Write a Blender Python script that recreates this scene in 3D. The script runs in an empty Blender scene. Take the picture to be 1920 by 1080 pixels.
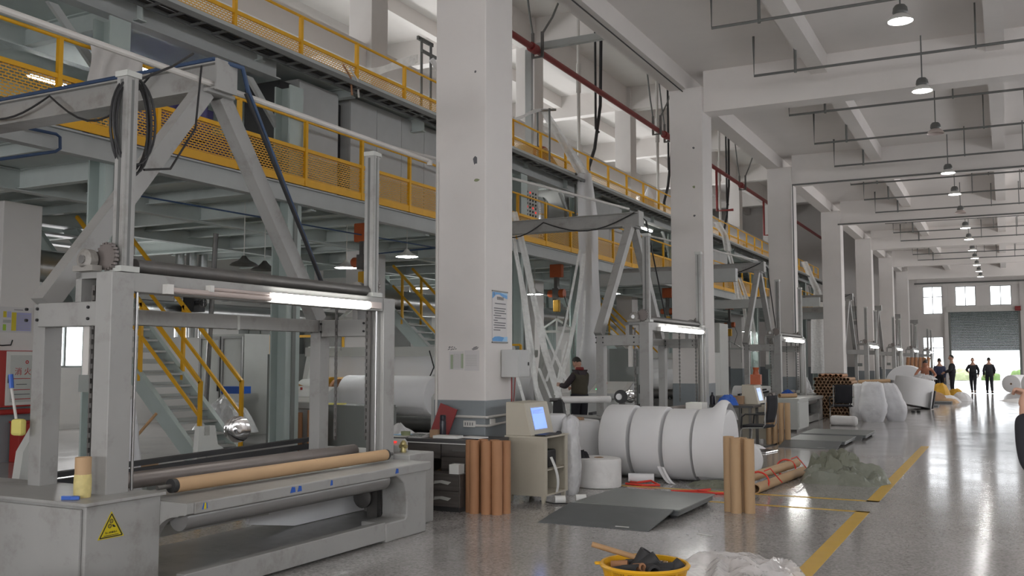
import bpy, bmesh, math, random
from mathutils import Vector, Matrix, noise
RND = random.Random(11)
SC = bpy.context.scene
COL = SC.collection
PI = math.pi

# ---------------------------------------------------------------- camera
cam_d = bpy.data.cameras.new('camera'); cam = bpy.data.objects.new('camera', cam_d); COL.objects.link(cam)
cam.location = (0, 0, 1.62)
cam.rotation_euler = (math.radians(90) + math.atan(136 / 1800), 0, math.radians(27.2))
cam_d.sensor_width = 36; cam_d.lens = 36 * 1800 / 1920; cam_d.clip_start = .05; cam_d.clip_end = 400
SC.camera = cam
# ---------------------------------------------------------------- view, world, daylight
SC.view_settings.view_transform = 'Standard'; SC.view_settings.look = 'None'
SC.view_settings.gamma = 1; SC.view_settings.use_curve_mapping = False
SC.view_settings.exposure = 0.15
W = bpy.data.worlds.new('overcast_sky'); SC.world = W; W.use_nodes = True
bg = W.node_tree.nodes['Background']; bg.inputs[0].default_value = (.93, .96, 1, 1); bg.inputs[1].default_value = 5.0
SC.cycles.max_bounces = 6; SC.cycles.diffuse_bounces = 4; SC.cycles.glossy_bounces = 3
SC.cycles.transmission_bounces = 4; SC.cycles.transparent_max_bounces = 10
SC.cycles.caustics_reflective = False; SC.cycles.caustics_refractive = False
SC.cycles.sample_clamp_indirect = 6
SC.cycles.use_denoising = True

def daylight(name, loc, rot, sx, sy, power, col=(1, .97, .95)):
    l = bpy.data.lights.new(name, 'AREA'); l.shape = 'RECTANGLE'; l.size = sx; l.size_y = sy; l.energy = power; l.color = col
    o = bpy.data.objects.new(name, l); COL.objects.link(o); o.location = loc; o.rotation_euler = rot
    return o
# daylight entering through the window bands of the right-hand wall, the rear wall and the low left-hand windows
for i, y in enumerate((-4, 5.2, 14.5, 23.8, 33.1, 42.4, 51.7, 61)):
    daylight('daylight_right', (6.75, y, 4.3), (0, math.radians(90), 0), 1.3, 6.4, 6 if y < 30 else 170)
for x in (-10.5, -3.2, 2.6):
    daylight('daylight_rear', (x, -7.75, 2.3), (math.radians(90), 0, 0), 5.2, 1.7, 165)
for i, y in enumerate((9.5, 19, 28.5, 38, 47.5, 57)):  # added lights at unseen upper openings, put in to brighten the tall bay
    daylight('added_light_high_left', (-19.7, y, 8.8), (0, math.radians(-90), 0), 1.5, 5.6, 170, (1, .98, .97))

for y in (15.6, 31):
    daylight('daylight_low_left', (-19.85, y, 2.1), (0, math.radians(-90), 0), 1.2, 1.9, 60)
# ---------------------------------------------------------------- mesh helpers
class MB:
    def __init__(self): self.v = []; self.f = []
    def add(self, vs, fs):
        b = len(self.v); self.v += [tuple(p) for p in vs]; self.f += [tuple(i + b for i in q) for q in fs]; return self
    def box(self, x0, x1, y0, y1, z0, z1):
        return self.add([(x0,y0,z0),(x1,y0,z0),(x1,y1,z0),(x0,y1,z0),(x0,y0,z1),(x1,y0,z1),(x1,y1,z1),(x0,y1,z1)],
                        [(0,3,2,1),(4,5,6,7),(0,1,5,4),(1,2,6,5),(2,3,7,6),(3,0,4,7)])
    def obox(self, c, s, m=None):
        m = m or Matrix(); c = Vector(c)
        P = [(x*s[0]/2, y*s[1]/2, z*s[2]/2) for z in (-1,1) for x, y in ((-1,-1),(1,-1),(1,1),(-1,1))]
        return self.add([c + m @ Vector(p) for p in P], [(0,3,2,1),(4,5,6,7),(0,1,5,4),(1,2,6,5),(2,3,7,6),(3,0,4,7)])
    def bar(self, p0, p1, w, h, up=(0,0,1)):
        p0, p1 = Vector(p0), Vector(p1); d = (p1 - p0).normalized(); u = Vector(up)
        if abs(d.dot(u)) > .98: u = Vector((0,1,0))
        s = d.cross(u).normalized(); u = s.cross(d)
        P = [p + s*a*w/2 + u*b*h/2 for p in (p0, p1) for a, b in ((-1,-1),(1,-1),(1,1),(-1,1))]
        return self.add(P, [(0,3,2,1),(4,5,6,7),(0,1,5,4),(1,2,6,5),(2,3,7,6),(3,0,4,7)])
    def ibeam(self, p0, p1, w, h, t=.02, up=(0,0,1)):
        p0, p1 = Vector(p0), Vector(p1); d = (p1 - p0).normalized(); u = Vector(up)
        if abs(d.dot(u)) > .98: u = Vector((1,0,0))
        u = (u - d*d.dot(u)).normalized()
        self.bar(p0 + u*(h/2 - t/2), p1 + u*(h/2 - t/2), w, t, u); self.bar(p0 - u*(h/2 - t/2), p1 - u*(h/2 - t/2), w, t, u)
        return self.bar(p0, p1, t, h - 2*t, u)
    def tube(self, p0, p1, r, n=12, r1=None, cap=True):
        p0, p1 = Vector(p0), Vector(p1); r1 = r if r1 is None else r1
        d = (p1 - p0).normalized(); a = d.orthogonal().normalized(); b = d.cross(a)
        C = [(math.cos(2*PI*i/n), math.sin(2*PI*i/n)) for i in range(n)]
        P = [p0 + (a*c + b*s)*r for c, s in C] + [p1 + (a*c + b*s)*r1 for c, s in C]
        F = [(i, (i+1) % n, n + (i+1) % n, n + i) for i in range(n)]
        if cap: F += [tuple(range(n-1, -1, -1)), tuple(range(n, 2*n))]
        return self.add(P, F)
    def sweep(self, pts, r, n=8, closed=False):
        pts = [Vector(p) for p in pts]; N = len(pts); rr = r if isinstance(r, (list, tuple)) else [r]*N
        ref = None; P = []; F = []
        for i, p in enumerate(pts):
            t = (pts[min(i+1, N-1)] - pts[max(i-1, 0)]).normalized() if not closed else (pts[(i+1) % N] - pts[i-1]).normalized()
            a = t.orthogonal().normalized() if ref is None else (ref - t*ref.dot(t)).normalized()
            ref = a; b = t.cross(a)
            P += [p + (a*math.cos(2*PI*k/n) + b*math.sin(2*PI*k/n))*rr[i] for k in range(n)]
        for i in range(N if closed else N-1):
            j = (i+1) % N
            F += [(i*n+k, i*n+(k+1) % n, j*n+(k+1) % n, j*n+k) for k in range(n)]
        if not closed: F += [tuple(range(n-1, -1, -1)), tuple((N-1)*n+k for k in range(n))]
        return self.add(P, F)
    def lathe(self, prof, c=(0,0,0), m=None, n=24, caps=True):
        m = m or Matrix(); c = Vector(c); P = []; F = []; K = len(prof)
        for r, z in prof:
            P += [c + m @ Vector((r*math.cos(2*PI*i/n), r*math.sin(2*PI*i/n), z)) for i in range(n)]
        for k in range(K-1):
            F += [(k*n+i, k*n+(i+1) % n, (k+1)*n+(i+1) % n, (k+1)*n+i) for i in range(n)]
        if caps:
            if prof[0][0] > 1e-4: F.append(tuple(range(n-1, -1, -1)))
            if prof[-1][0] > 1e-4: F.append(tuple((K-1)*n+i for i in range(n)))
        return self.add(P, F)
    def pipe(self, p0, p1, r, ri, n=14):              # hollow cylinder
        p0, p1 = Vector(p0), Vector(p1); d = (p1 - p0); L = d.length; m = d.to_track_quat('Z', 'Y').to_matrix()
        return self.lathe([(ri, 0), (r, 0), (r, L), (ri, L), (ri, 0)], p0, m, n, False)
    def prism(self, poly, ax, c0, c1):                # poly in the two other axes, extruded along ax
        def q(a, b, c): return {'x': (c, a, b), 'y': (a, c, b), 'z': (a, b, c)}[ax]
        n = len(poly); P = [q(a, b, c0) for a, b in poly] + [q(a, b, c1) for a, b in poly]
        return self.add(P, [tuple(range(n-1, -1, -1)), tuple(range(n, 2*n))] + [(i, (i+1) % n, n+(i+1) % n, n+i) for i in range(n)])
    def grid(self, nu, nv, fn):
        b = [fn(i/(nu-1), j/(nv-1)) for j in range(nv) for i in range(nu)]
        return self.add(b, [(j*nu+i, j*nu+i+1, (j+1)*nu+i+1, (j+1)*nu+i) for j in range(nv-1) for i in range(nu-1)])
    def build(self, name, mat, parent=None, smooth=True, bev=0, ang=.6, solid=0, **props):
        me = bpy.data.meshes.new(name)
        if parent is not None: off = Vector(parent['_o'])
        elif '_base' in props: off = Vector(props.pop('_base'))
        else:
            xs, ys, zs = zip(*self.v); off = Vector(((min(xs)+max(xs))/2, (min(ys)+max(ys))/2, min(zs)))
        me.from_pydata([tuple(Vector(p) - off) for p in self.v], [], self.f); me.update()
        bm = bmesh.new(); bm.from_mesh(me); bmesh.ops.recalc_face_normals(bm, faces=bm.faces); bm.to_mesh(me); bm.free()
        if smooth: me.shade_smooth(); me.set_sharp_from_angle(angle=ang)
        me.materials.append(MT[mat] if isinstance(mat, str) else mat)
        o = bpy.data.objects.new(name, me); COL.objects.link(o)
        if parent is not None: o.parent = parent; o['_o'] = tuple(off)
        else: o.location = off; o['_o'] = tuple(off)
        if bev:
            b = o.modifiers.new('edge', 'BEVEL'); b.width = bev; b.segments = 2; b.limit_method = 'ANGLE'
        if solid:
            s = o.modifiers.new('thickness', 'SOLIDIFY'); s.thickness = solid
        for k, v in props.items(): o[k] = v
        return o
def thing(name, label, cat, loc=(0,0,0), group=None, kind=None):
    o = bpy.data.objects.new(name, None); COL.objects.link(o); o.location = loc; o['_o'] = tuple(loc)
    o.empty_display_size = .1
    return tag(o, label, cat, group, kind)
def tag(o, label, cat=None, group=None, kind=None):
    o['label'] = label
    if cat: o['category'] = cat
    if group: o['group'] = group
    if kind: o['kind'] = kind
    return o
def struct(o, label, cat): return tag(o, label, cat, None, 'structure')
def copy_tree(o, label=None, loc=None, rz=None, skip=(), parent=None, group=None):
    c = o.copy(); COL.objects.link(c); c.parent = parent
    if loc is not None: c.location = loc
    if rz is not None: c.rotation_euler.z = rz
    if label: c['label'] = label
    if group: c['group'] = group
    for ch in o.children:
        if ch.name.split('.')[0] not in skip: copy_tree(ch, parent=c, skip=skip)
    return c
def box(name, mat, x0, x1, y0, y1, z0, z1, parent=None, bev=0, **k):
    return MB().box(x0, x1, y0, y1, z0, z1).build(name, mat, parent, smooth=False, bev=bev, **k)
def rot(ax, deg): return Matrix.Rotation(math.radians(deg), 3, ax)

# ---------------------------------------------------------------- materials
MT = {}
def mat(name, col, rough=.6, metal=0, var=.06, scale=5, bump=0, bscale=40, dirt=0, dcol=(.12,.10,.08), dscale=2.5, emit=0, ecol=None, spec=.5, trans=0, alpha=1, stretch=(1,1,1)):
    m = bpy.data.materials.new(name); m.use_nodes = True; nt = m.node_tree; N = nt.nodes; L = nt.links
    p = N['Principled BSDF']; c = (*col, 1)
    p.inputs['Roughness'].default_value = rough; p.inputs['Metallic'].default_value = metal
    p.inputs['Specular IOR Level'].default_value = spec
    if trans: p.inputs['Transmission Weight'].default_value = trans
    p.inputs['Alpha'].default_value = alpha
    tc = N.new('ShaderNodeTexCoord'); mp = N.new('ShaderNodeMapping'); mp.inputs['Scale'].default_value = stretch
    L.new(tc.outputs['Object'], mp.inputs['Vector'])
    n1 = N.new('ShaderNodeTexNoise'); n1.inputs['Scale'].default_value = scale; n1.inputs['Detail'].default_value = 5
    L.new(mp.outputs[0], n1.inputs['Vector'])
    mx = N.new('ShaderNodeMix'); mx.data_type = 'RGBA'
    mx.inputs[6].default_value = (*[max(0, x*(1-var*2)) for x in col], 1); mx.inputs[7].default_value = (*[min(1, x*(1+var*2)) for x in col], 1)
    L.new(n1.outputs['Fac'], mx.inputs[0]); out = mx.outputs[2]
    if dirt:
        n2 = N.new('ShaderNodeTexNoise'); n2.inputs['Scale'].default_value = dscale; n2.inputs['Detail'].default_value = 9; n2.inputs['Roughness'].default_value = .68
        L.new(mp.outputs[0], n2.inputs['Vector'])
        r = N.new('ShaderNodeValToRGB'); r.color_ramp.elements[0].position = .52; r.color_ramp.elements[1].position = .74
        r.color_ramp.elements[1].color = (dirt, dirt, dirt, 1); L.new(n2.outputs['Fac'], r.inputs[0])
        m2 = N.new('ShaderNodeMix'); m2.data_type = 'RGBA'; m2.inputs[7].default_value = (*dcol, 1)
        L.new(r.outputs[0], m2.inputs[0]); L.new(out, m2.inputs[6]); out = m2.outputs[2]
    L.new(out, p.inputs['Base Color'])
    if bump:
        n3 = N.new('ShaderNodeTexNoise'); n3.inputs['Scale'].default_value = bscale; n3.inputs['Detail'].default_value = 4; L.new(mp.outputs[0], n3.inputs['Vector'])
        b = N.new('ShaderNodeBump'); b.inputs['Strength'].default_value = bump; b.inputs['Distance'].default_value = .02
        L.new(n3.outputs['Fac'], b.inputs['Height']); L.new(b.outputs[0], p.inputs['Normal'])
    if emit:
        p.inputs['Emission Color'].default_value = (*(ecol or col), 1); p.inputs['Emission Strength'].default_value = emit
    MT[name] = m
    return m
mat('white_wall', (.72,.69,.67), .75, var=.03, scale=1.2, dirt=.10, dcol=(.45,.42,.40), bump=.05, bscale=12)
mat('ceiling_paint', (.76,.725,.70), .85, var=.03, scale=.8, dirt=.08, dcol=(.5,.47,.45))
mat('blue_band', (.235,.26,.275), .55, var=.05, dirt=.25, dcol=(.16,.17,.18))
mat('machine_white', (.345,.343,.332), .42, var=.05, scale=3, dirt=.7, dcol=(.19,.17,.15), dscale=3.6)
mat('machine_pale', (.52,.53,.505), .4, var=.03, dirt=.2, dcol=(.35,.33,.3))
mat('deck_grey', (.46,.48,.475), .5, var=.05, dirt=.2, dcol=(.25,.25,.25))
mat('deck_under', (.58,.63,.615), .6, var=.05, dirt=.2, dcol=(.2,.21,.21))
mat('green_grey', (.45,.52,.50), .5, var=.04, dirt=.15, dcol=(.3,.33,.32))
mat('cabinet_grey', (.50,.505,.50), .5, var=.03)
mat('cabinet_dark', (.20,.215,.205), .5, var=.03)
mat('yellow_paint', (.80,.42,.012), .45, var=.06, dirt=.15, dcol=(.3,.17,.03))
mat('steel', (.46,.46,.46), .28, 1, var=.06, stretch=(1,1,.2), dirt=.2, dcol=(.2,.19,.18))
mat('chrome', (.8,.8,.8), .12, 1, var=.02)
mat('dark_steel', (.15,.145,.14), .42, .6, var=.12, dirt=.3, dcol=(.26,.22,.19))
mat('roller_grey', (.30,.295,.29), .34, .55, var=.06, dirt=.2, dcol=(.2,.15,.13))
mat('roller_brown', (.20,.175,.165), .4, .4, var=.1, dirt=.4, dcol=(.12,.08,.06))
mat('tray_wet', (.30,.30,.295), .28, .2, var=.15, dirt=.6, dcol=(.07,.065,.06), dscale=2)
mat('bearing_grime', (.30,.285,.265), .5, .1, var=.1, dirt=.7, dcol=(.10,.085,.07), dscale=9)
mat('black', (.018,.018,.02), .5, var=.1)
mat('black_cloth', (.016,.016,.02), .9, var=.2)
mat('rubber', (.03,.03,.032), .65, var=.1, dirt=.2, dcol=(.1,.09,.08))
mat('kraft', (.50,.33,.185), .65, var=.05, scale=3, stretch=(1,1,1))
mat('kraft_red', (.40,.20,.10), .7, var=.10, scale=2)
mat('core_brown', (.38,.24,.145), .75, var=.1)
mat('nonwoven', (.80,.80,.81), .85, var=.02, scale=2, bump=.06, bscale=60, spec=.2)
mat('nonwoven_dirty', (.74,.73,.72), .85, var=.03, dirt=.35, dcol=(.42,.40,.38), dscale=4, spec=.2)
mat('sack_white', (.68,.68,.70), .55, var=.04, bump=.8, bscale=7)
mat('sheet_dull', (.62,.60,.58), .85, var=.05, bump=.1, bscale=20)
mat('desk_wood', (.085,.075,.07), .45, var=.25, scale=4, stretch=(.6,8,8))
mat('desk_dark', (.05,.048,.05), .4, var=.1)
mat('beige', (.50,.46,.375), .5, var=.04, dirt=.22, dcol=(.25,.21,.16))
mat('plastic_white', (.7,.69,.66), .4, var=.02)
mat('red', (.42,.035,.03), .5, var=.06)
mat('red_pipe', (.27,.035,.035), .5, var=.08)
mat('red_tie', (.75,.06,.04), .4, var=.08)
mat('blue', (.02,.10,.45), .4, var=.08)
mat('blue_pipe', (.035,.07,.15), .45, var=.08)
mat('orange', (.42,.09,.025), .45, var=.08, dirt=.2, dcol=(.15,.06,.03))
mat('pipe_grey', (.16,.165,.16), .45, .3, var=.05)
mat('conduit_white', (.62,.60,.57), .5, var=.04)
mat('cable_black', (.02,.02,.022), .55, var=.1)
mat('cardboard', (.33,.22,.12), .8, var=.08, dirt=.2, dcol=(.18,.11,.05))
mat('wood', (.42,.25,.12), .6, var=.12, stretch=(1,1,6))
mat('skin', (.52,.30,.215), .55, var=.05)
mat('skin_tan', (.40,.17,.10), .5, var=.06)
mat('hair', (.02,.017,.015), .6, var=.1)
mat('vest_brown', (.06,.052,.035), .85, var=.12)
mat('sleeve_dark', (.05,.04,.045), .9, var=.1)
mat('jacket_black', (.02,.02,.026), .85, var=.1)
mat('trousers_dark', (.016,.016,.022), .9, var=.1)
mat('shirt_blue', (.05,.06,.12), .85, var=.1)
mat('collar_red', (.22,.03,.03), .85, var=.1)
mat('basket_yellow', (.80,.42,.01), .38, var=.04)
mat('screen', (.13,.26,.80), .3, var=.0, emit=.95, ecol=(.13,.27,.85))
mat('screen_pale', (.4,.55,.8), .3, var=.0, emit=.6, ecol=(.4,.55,.85))
mat('poster_white', (.62,.60,.60), .5, var=.01)
mat('poster_blue', (.04,.27,.62), .4, var=.08)
mat('poster_light', (.25,.50,.75), .4, var=.08)
mat('ink', (.12,.12,.13), .7, var=.02)
mat('ink_faint', (.42,.42,.40), .8, var=.02)
mat('paper', (.72,.72,.70), .8, var=.02)
mat('paper_green', (.36,.42,.30), .8, var=.05)
mat('paper_yellow', (.70,.62,.18), .8, var=.03)
mat('sign_yellow', (.62,.50,.01), .4, var=.03)
mat('lime', (.35,.55,.05), .5, var=.03)
mat('lilac', (.38,.38,.62), .5, var=.03)
mat('tube_on', (1,1,1), .4, var=0, emit=28, ecol=(1,.99,.95))
mat('tube_far', (1,1,1), .4, var=0, emit=7, ecol=(1,.97,.80))
mat('lamp_on', (1,1,1), .4, var=0, emit=55, ecol=(.97,1,.98))
mat('lamp_bay', (1,1,1), .4, var=0, emit=55, ecol=(1,.985,.96))
mat('tube_off', (.55,.47,.44), .35, var=.03)
mat('led_green', (.02,.5,.12), .4, var=0, emit=1.6, ecol=(.05,.8,.3))
mat('led_red', (.7,.02,.02), .4, var=0, emit=.7, ecol=(.9,.05,.04))
mat('shutter_grey', (.115,.15,.145), .5, var=.04)
mat('scale_plate', (.13,.14,.145), .45, .3, var=.08, dirt=.3, dcol=(.2,.2,.2))
mat('scale_deck', (.23,.25,.24), .4, .3, var=.06, dirt=.3, dcol=(.14,.14,.14))
mat('line_yellow', (.66,.40,.03), .35, var=.08, dirt=.35, dcol=(.36,.29,.17), dscale=5)
mat('bag_grey', (.19,.198,.15), .4, var=.12, bump=.8, bscale=9)
mat('bottle_dark', (.02,.02,.03), .25, var=.05)
mat('concrete', (.34,.33,.31), .8, var=.08)
mat('olive', (.25,.28,.16), .9, var=.1)
mat('foliage', (.10,.16,.05), .9, var=.2)
mat('duct', (.5,.51,.51), .3, 1, var=.05)
mat('ochre', (.55,.30,.02), .6, var=.1)
mat('purple', (.09,.08,.22), .5, var=.1)

def film_mat(name, col, a, rough=.2):
    m = bpy.data.materials.new(name); m.use_nodes = True; nt = m.node_tree; N = nt.nodes; L = nt.links
    p = N['Principled BSDF']; p.inputs['Base Color'].default_value = (*col, 1); p.inputs['Roughness'].default_value = rough
    t = N.new('ShaderNodeBsdfTransparent'); mx = N.new('ShaderNodeMixShader'); ns = N.new('ShaderNodeTexNoise'); ns.inputs['Scale'].default_value = 9
    r = N.new('ShaderNodeMapRange'); r.inputs['To Min'].default_value = max(0, a-.15); r.inputs['To Max'].default_value = min(1, a+.15)
    tc = N.new('ShaderNodeTexCoord'); L.new(tc.outputs['Object'], ns.inputs['Vector']); L.new(ns.outputs['Fac'], r.inputs['Value'])
    b = N.new('ShaderNodeBump'); b.inputs['Strength'].default_value = .8; b.inputs['Distance'].default_value = .04
    L.new(ns.outputs['Fac'], b.inputs['Height']); L.new(b.outputs[0], p.inputs['Normal'])
    L.new(r.outputs[0], mx.inputs[0]); L.new(t.outputs[0], mx.inputs[1]); L.new(p.outputs[0], mx.inputs[2])
    L.new(mx.outputs[0], N['Material Output'].inputs['Surface']); MT[name] = m
film_mat('film_clear', (.80,.77,.76), .62, .12)
film_mat('film_cloudy', (.74,.74,.75), .66, .22)
film_mat('film_grey', (.25,.262,.215), .93, .28)
film_mat('veil', (.93,.94,.93), .82, .8)
film_mat('glass_pane', (.8,.86,.9), .12, .05)

def mesh_mat():          # expanded-metal infill of the railings
    m = bpy.data.materials.new('expanded_metal'); m.use_nodes = True; nt = m.node_tree; N = nt.nodes; L = nt.links
    p = N['Principled BSDF']; p.inputs['Base Color'].default_value = (.70,.37,.03,1); p.inputs['Roughness'].default_value = .5
    tc = N.new('ShaderNodeTexCoord'); s = N.new('ShaderNodeSeparateXYZ'); c = N.new('ShaderNodeCombineXYZ')
    L.new(tc.outputs['Object'], s.inputs[0]); L.new(s.outputs['Y'], c.inputs['X']); L.new(s.outputs['Z'], c.inputs['Y'])
    b = N.new('ShaderNodeTexBrick'); b.inputs['Scale'].default_value = 1; b.inputs['Brick Width'].default_value = .075; b.inputs['Row Height'].default_value = .038
    b.inputs['Mortar Size'].default_value = .0085; b.inputs['Mortar Smooth'].default_value = 0; L.new(c.outputs[0], b.inputs['Vector'])
    t = N.new('ShaderNodeBsdfTransparent'); mx = N.new('ShaderNodeMixShader')
    L.new(b.outputs['Fac'], mx.inputs[0]); L.new(t.outputs[0], mx.inputs[1]); L.new(p.outputs[0], mx.inputs[2])
    L.new(mx.outputs[0], N['Material Output'].inputs['Surface']); MT['expanded_metal'] = m
mesh_mat()
def terrazzo():
    m = bpy.data.materials.new('terrazzo'); m.use_nodes = True; nt = m.node_tree; N = nt.nodes; L = nt.links
    p = N['Principled BSDF']; tc = N.new('ShaderNodeTexCoord')
    v = N.new('ShaderNodeTexVoronoi'); v.inputs['Scale'].default_value = 55; L.new(tc.outputs['Object'], v.inputs['Vector'])
    r = N.new('ShaderNodeValToRGB'); e = r.color_ramp.elements
    e[0].color = (.21,.197,.19,1); e[0].position = 0; e[1].color = (.46,.442,.43,1); e[1].position = 1
    x = e.new(.45); x.color = (.34,.325,.315,1)
    L.new(v.outputs['Color'], r.inputs[0])
    n = N.new('ShaderNodeTexNoise'); n.inputs['Scale'].default_value = .7; n.inputs['Detail'].default_value = 7; L.new(tc.outputs['Object'], n.inputs['Vector'])
    mx = N.new('ShaderNodeMix'); mx.data_type = 'RGBA'; mx.blend_type = 'MULTIPLY'; mx.inputs[0].default_value = 1
    r2 = N.new('ShaderNodeMapRange'); r2.inputs['To Min'].default_value = .72; r2.inputs['To Max'].default_value = 1.25; L.new(n.outputs['Fac'], r2.inputs['Value'])
    L.new(r.outputs[0], mx.inputs[6]); L.new(r2.outputs[0], mx.inputs[7]); L.new(mx.outputs[2], p.inputs['Base Color'])
    n2 = N.new('ShaderNodeTexNoise'); n2.inputs['Scale'].default_value = 1.6; n2.inputs['Detail'].default_value = 6; L.new(tc.outputs['Object'], n2.inputs['Vector'])
    r3 = N.new('ShaderNodeMapRange'); r3.inputs['To Min'].default_value = .06; r3.inputs['To Max'].default_value = .20; L.new(n2.outputs['Fac'], r3.inputs['Value']); L.new(r3.outputs[0], p.inputs['Roughness'])
    n3 = N.new('ShaderNodeTexNoise'); n3.inputs['Scale'].default_value = 2.2; n3.inputs['Detail'].default_value = 2
    mp = N.new('ShaderNodeMapping'); mp.inputs['Scale'].default_value = (.35, 1.3, 1); L.new(tc.outputs['Object'], mp.inputs['Vector']); L.new(mp.outputs[0], n3.inputs['Vector'])
    b = N.new('ShaderNodeBump'); b.inputs['Strength'].default_value = .035; b.inputs['Distance'].default_value = .02
    L.new(n3.outputs['Fac'], b.inputs['Height']); L.new(b.outputs[0], p.inputs['Normal'])
    p.inputs['Specular IOR Level'].default_value = .75
    MT['terrazzo'] = m
terrazzo()

def text(s, size, mat_, parent, loc, rotm, name='lettering', depth=.0015, align='CENTER'):
    c = bpy.data.curves.new('txt', 'FONT'); c.body = s; c.size = size; c.align_x = align; c.align_y = 'CENTER'; c.extrude = depth; c.resolution_u = 2
    t = bpy.data.objects.new('txt', c); COL.objects.link(t)
    me = bpy.data.meshes.new_from_object(t.evaluated_get(bpy.context.evaluated_depsgraph_get()))
    bpy.data.objects.remove(t); bpy.data.curves.remove(c)
    me.name = name; me.materials.clear(); me.materials.append(MT[mat_])
    o = bpy.data.objects.new(name, me); COL.objects.link(o); o.parent = parent
    off = Vector(parent['_o'])
    o.matrix_local = Matrix.Translation(Vector(loc) - off) @ rotm.to_4x4()
    return o
FACE_Y = Matrix(((1,0,0),(0,0,-1),(0,1,0)))           # lettering on a face that looks towards -Y
FACE_X = Matrix(((0,0,1),(1,0,0),(0,1,0)))            # lettering on a face that looks towards +X
# ================================================================ SETTING
ORD = 'first second third fourth fifth sixth seventh eighth ninth tenth eleventh twelfth thirteenth fourteenth fifteenth sixteenth seventeenth'.split()
H1, H2 = 7.65, 13.2                         # ceiling over the aisle, ceiling over the tall machine bay
XA, XB = -6.14, -5.44                       # the row of columns beside the aisle
YC = [.6 + 9.3*k for k in range(8)]         # column lines
struct(box('floor', 'terrazzo', -20.2, 7.2, -8.2, 73.2, -.2, 0), 'polished grey speckled terrazzo floor of the hall', 'floor')
struct(box('ground', 'concrete', -60, 60, 73.2, 140, -.25, -.04), 'pale concrete yard outside the far doorway', 'ground')
# ceilings
ce = thing('ceiling', 'off-white concrete ceiling with beams over the aisle', 'ceiling', (0,0,H1), kind='structure')
box('slab', 'ceiling_paint', XA, 7.2, -8.2, 73.2, H1, H1+.2, ce)
for y in YC + [YC[-1]+7]:
    box('cross_beam', 'ceiling_paint', XB, 7.0, y+.12, y+.58, 6.78, H1+.01, ce)
for x in (-3.1, 0, 3.1):
    for a, b in zip([-8.2]+[y+.58 for y in YC], [y+.12 for y in YC]+[73]):
        box('secondary_beam', 'ceiling_paint', x-.15, x+.15, a, b, 7.28, H1+.01, ce)
box('edge_beam', 'ceiling_paint', XA, -5.77, -8.2, 73.2, 7.28, H1, ce)
hc = thing('ceiling_high', 'off-white beamed ceiling high over the machine bay', 'ceiling', (-13,30,H2), kind='structure')
box('slab', 'ceiling_paint', -20.2, XA, -8.2, 73.2, H2, H2+.2, hc)
for y in YC:
    box('cross_beam', 'ceiling_paint', -20, XA, y+.12, y+.58, 12.25, H2+.01, hc)
for x in (-8.8, -11.4, -17.2):
    for a, b in zip([-8.2]+[y+.58 for y in YC], [y+.12 for y in YC]+[73]):
        box('secondary_beam', 'ceiling_paint', x-.15, x+.15, a, b, 12.7, H2+.01, hc)
# walls
struct(box('wall_upper', 'white_wall', XA, -5.77, -8.2, 73.2, H1+.2, H2), 'white wall band above the row of aisle columns', 'wall')
def wall_with_holes(name, mat_, axis, c0, c1, a0, a1, z0, z1, holes, label):
    """a wall across `axis` between c0 and c1; holes are (a0, a1, z0, z1)"""
    w = thing(name, label, 'wall', (0,0,0), kind='structure'); m = MB()
    xs = sorted({a0, a1, *[h[0] for h in holes], *[h[1] for h in holes]}); zs = sorted({z0, z1, *[h[2] for h in holes], *[h[3] for h in holes]})
    for i in range(len(xs)-1):
        for j in range(len(zs)-1):
            cx, cz = (xs[i]+xs[i+1])/2, (zs[j]+zs[j+1])/2
            if any(h[0] < cx < h[1] and h[2] < cz < h[3] for h in holes): continue
            if axis == 'y': m.box(xs[i], xs[i+1], c0, c1, zs[j], zs[j+1])
            else: m.box(c0, c1, xs[i], xs[i+1], zs[j], zs[j+1])
    m.build('masonry', mat_, w, smooth=False); return w
far_holes = [(-5.1,-3.85,4.85,6.78), (-3.03,-1.75,5.38,6.74), (-.88,.43,5.38,6.72), (1.6,2.9,5.38,6.72), (-5.18,-3.86,1.0,3.26), (-3.42,.82,0,5.0)]
wall_with_holes('wall_end', 'white_wall', 'y', 73, 73.25, -20.2, 7.2, 0, H2, far_holes, 'white far end wall with windows and roller door')
rows_r = [(y-3.2, y+3.2, 3.6, 5.0) for y in (-4, 5.2, 14.5, 23.8, 33.1, 42.4, 51.7, 61)]
wall_with_holes('wall_right', 'white_wall', 'x', 6.95, 7.2, -8.2, 73.2, 0, H1, rows_r, 'white wall with a window band right of the aisle')
wall_with_holes('wall_back', 'white_wall', 'y', -8.2, -7.95, -20.2, 7.2, 0, H2, [(x-2.6, x+2.6, 1.4, 3.2) for x in (-10.5,-3.2,2.6)], 'white rear wall with windows behind the camera')
left_holes = [(y-2.8, y+2.8, 8.0, 9.6) for y in (9.5,19,28.5,38,47.5,57)] + [(y-1, y+1, 1.45, 2.75) for y in (15.6, 31)]  # upper row of openings is added out of view to let light in
wall_with_holes('wall_left', 'white_wall', 'x', -20.2, -19.95, -8.2, 73.2, 0, H2, left_holes, 'white outer wall behind the machine platform')
nwin = [0]
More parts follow.
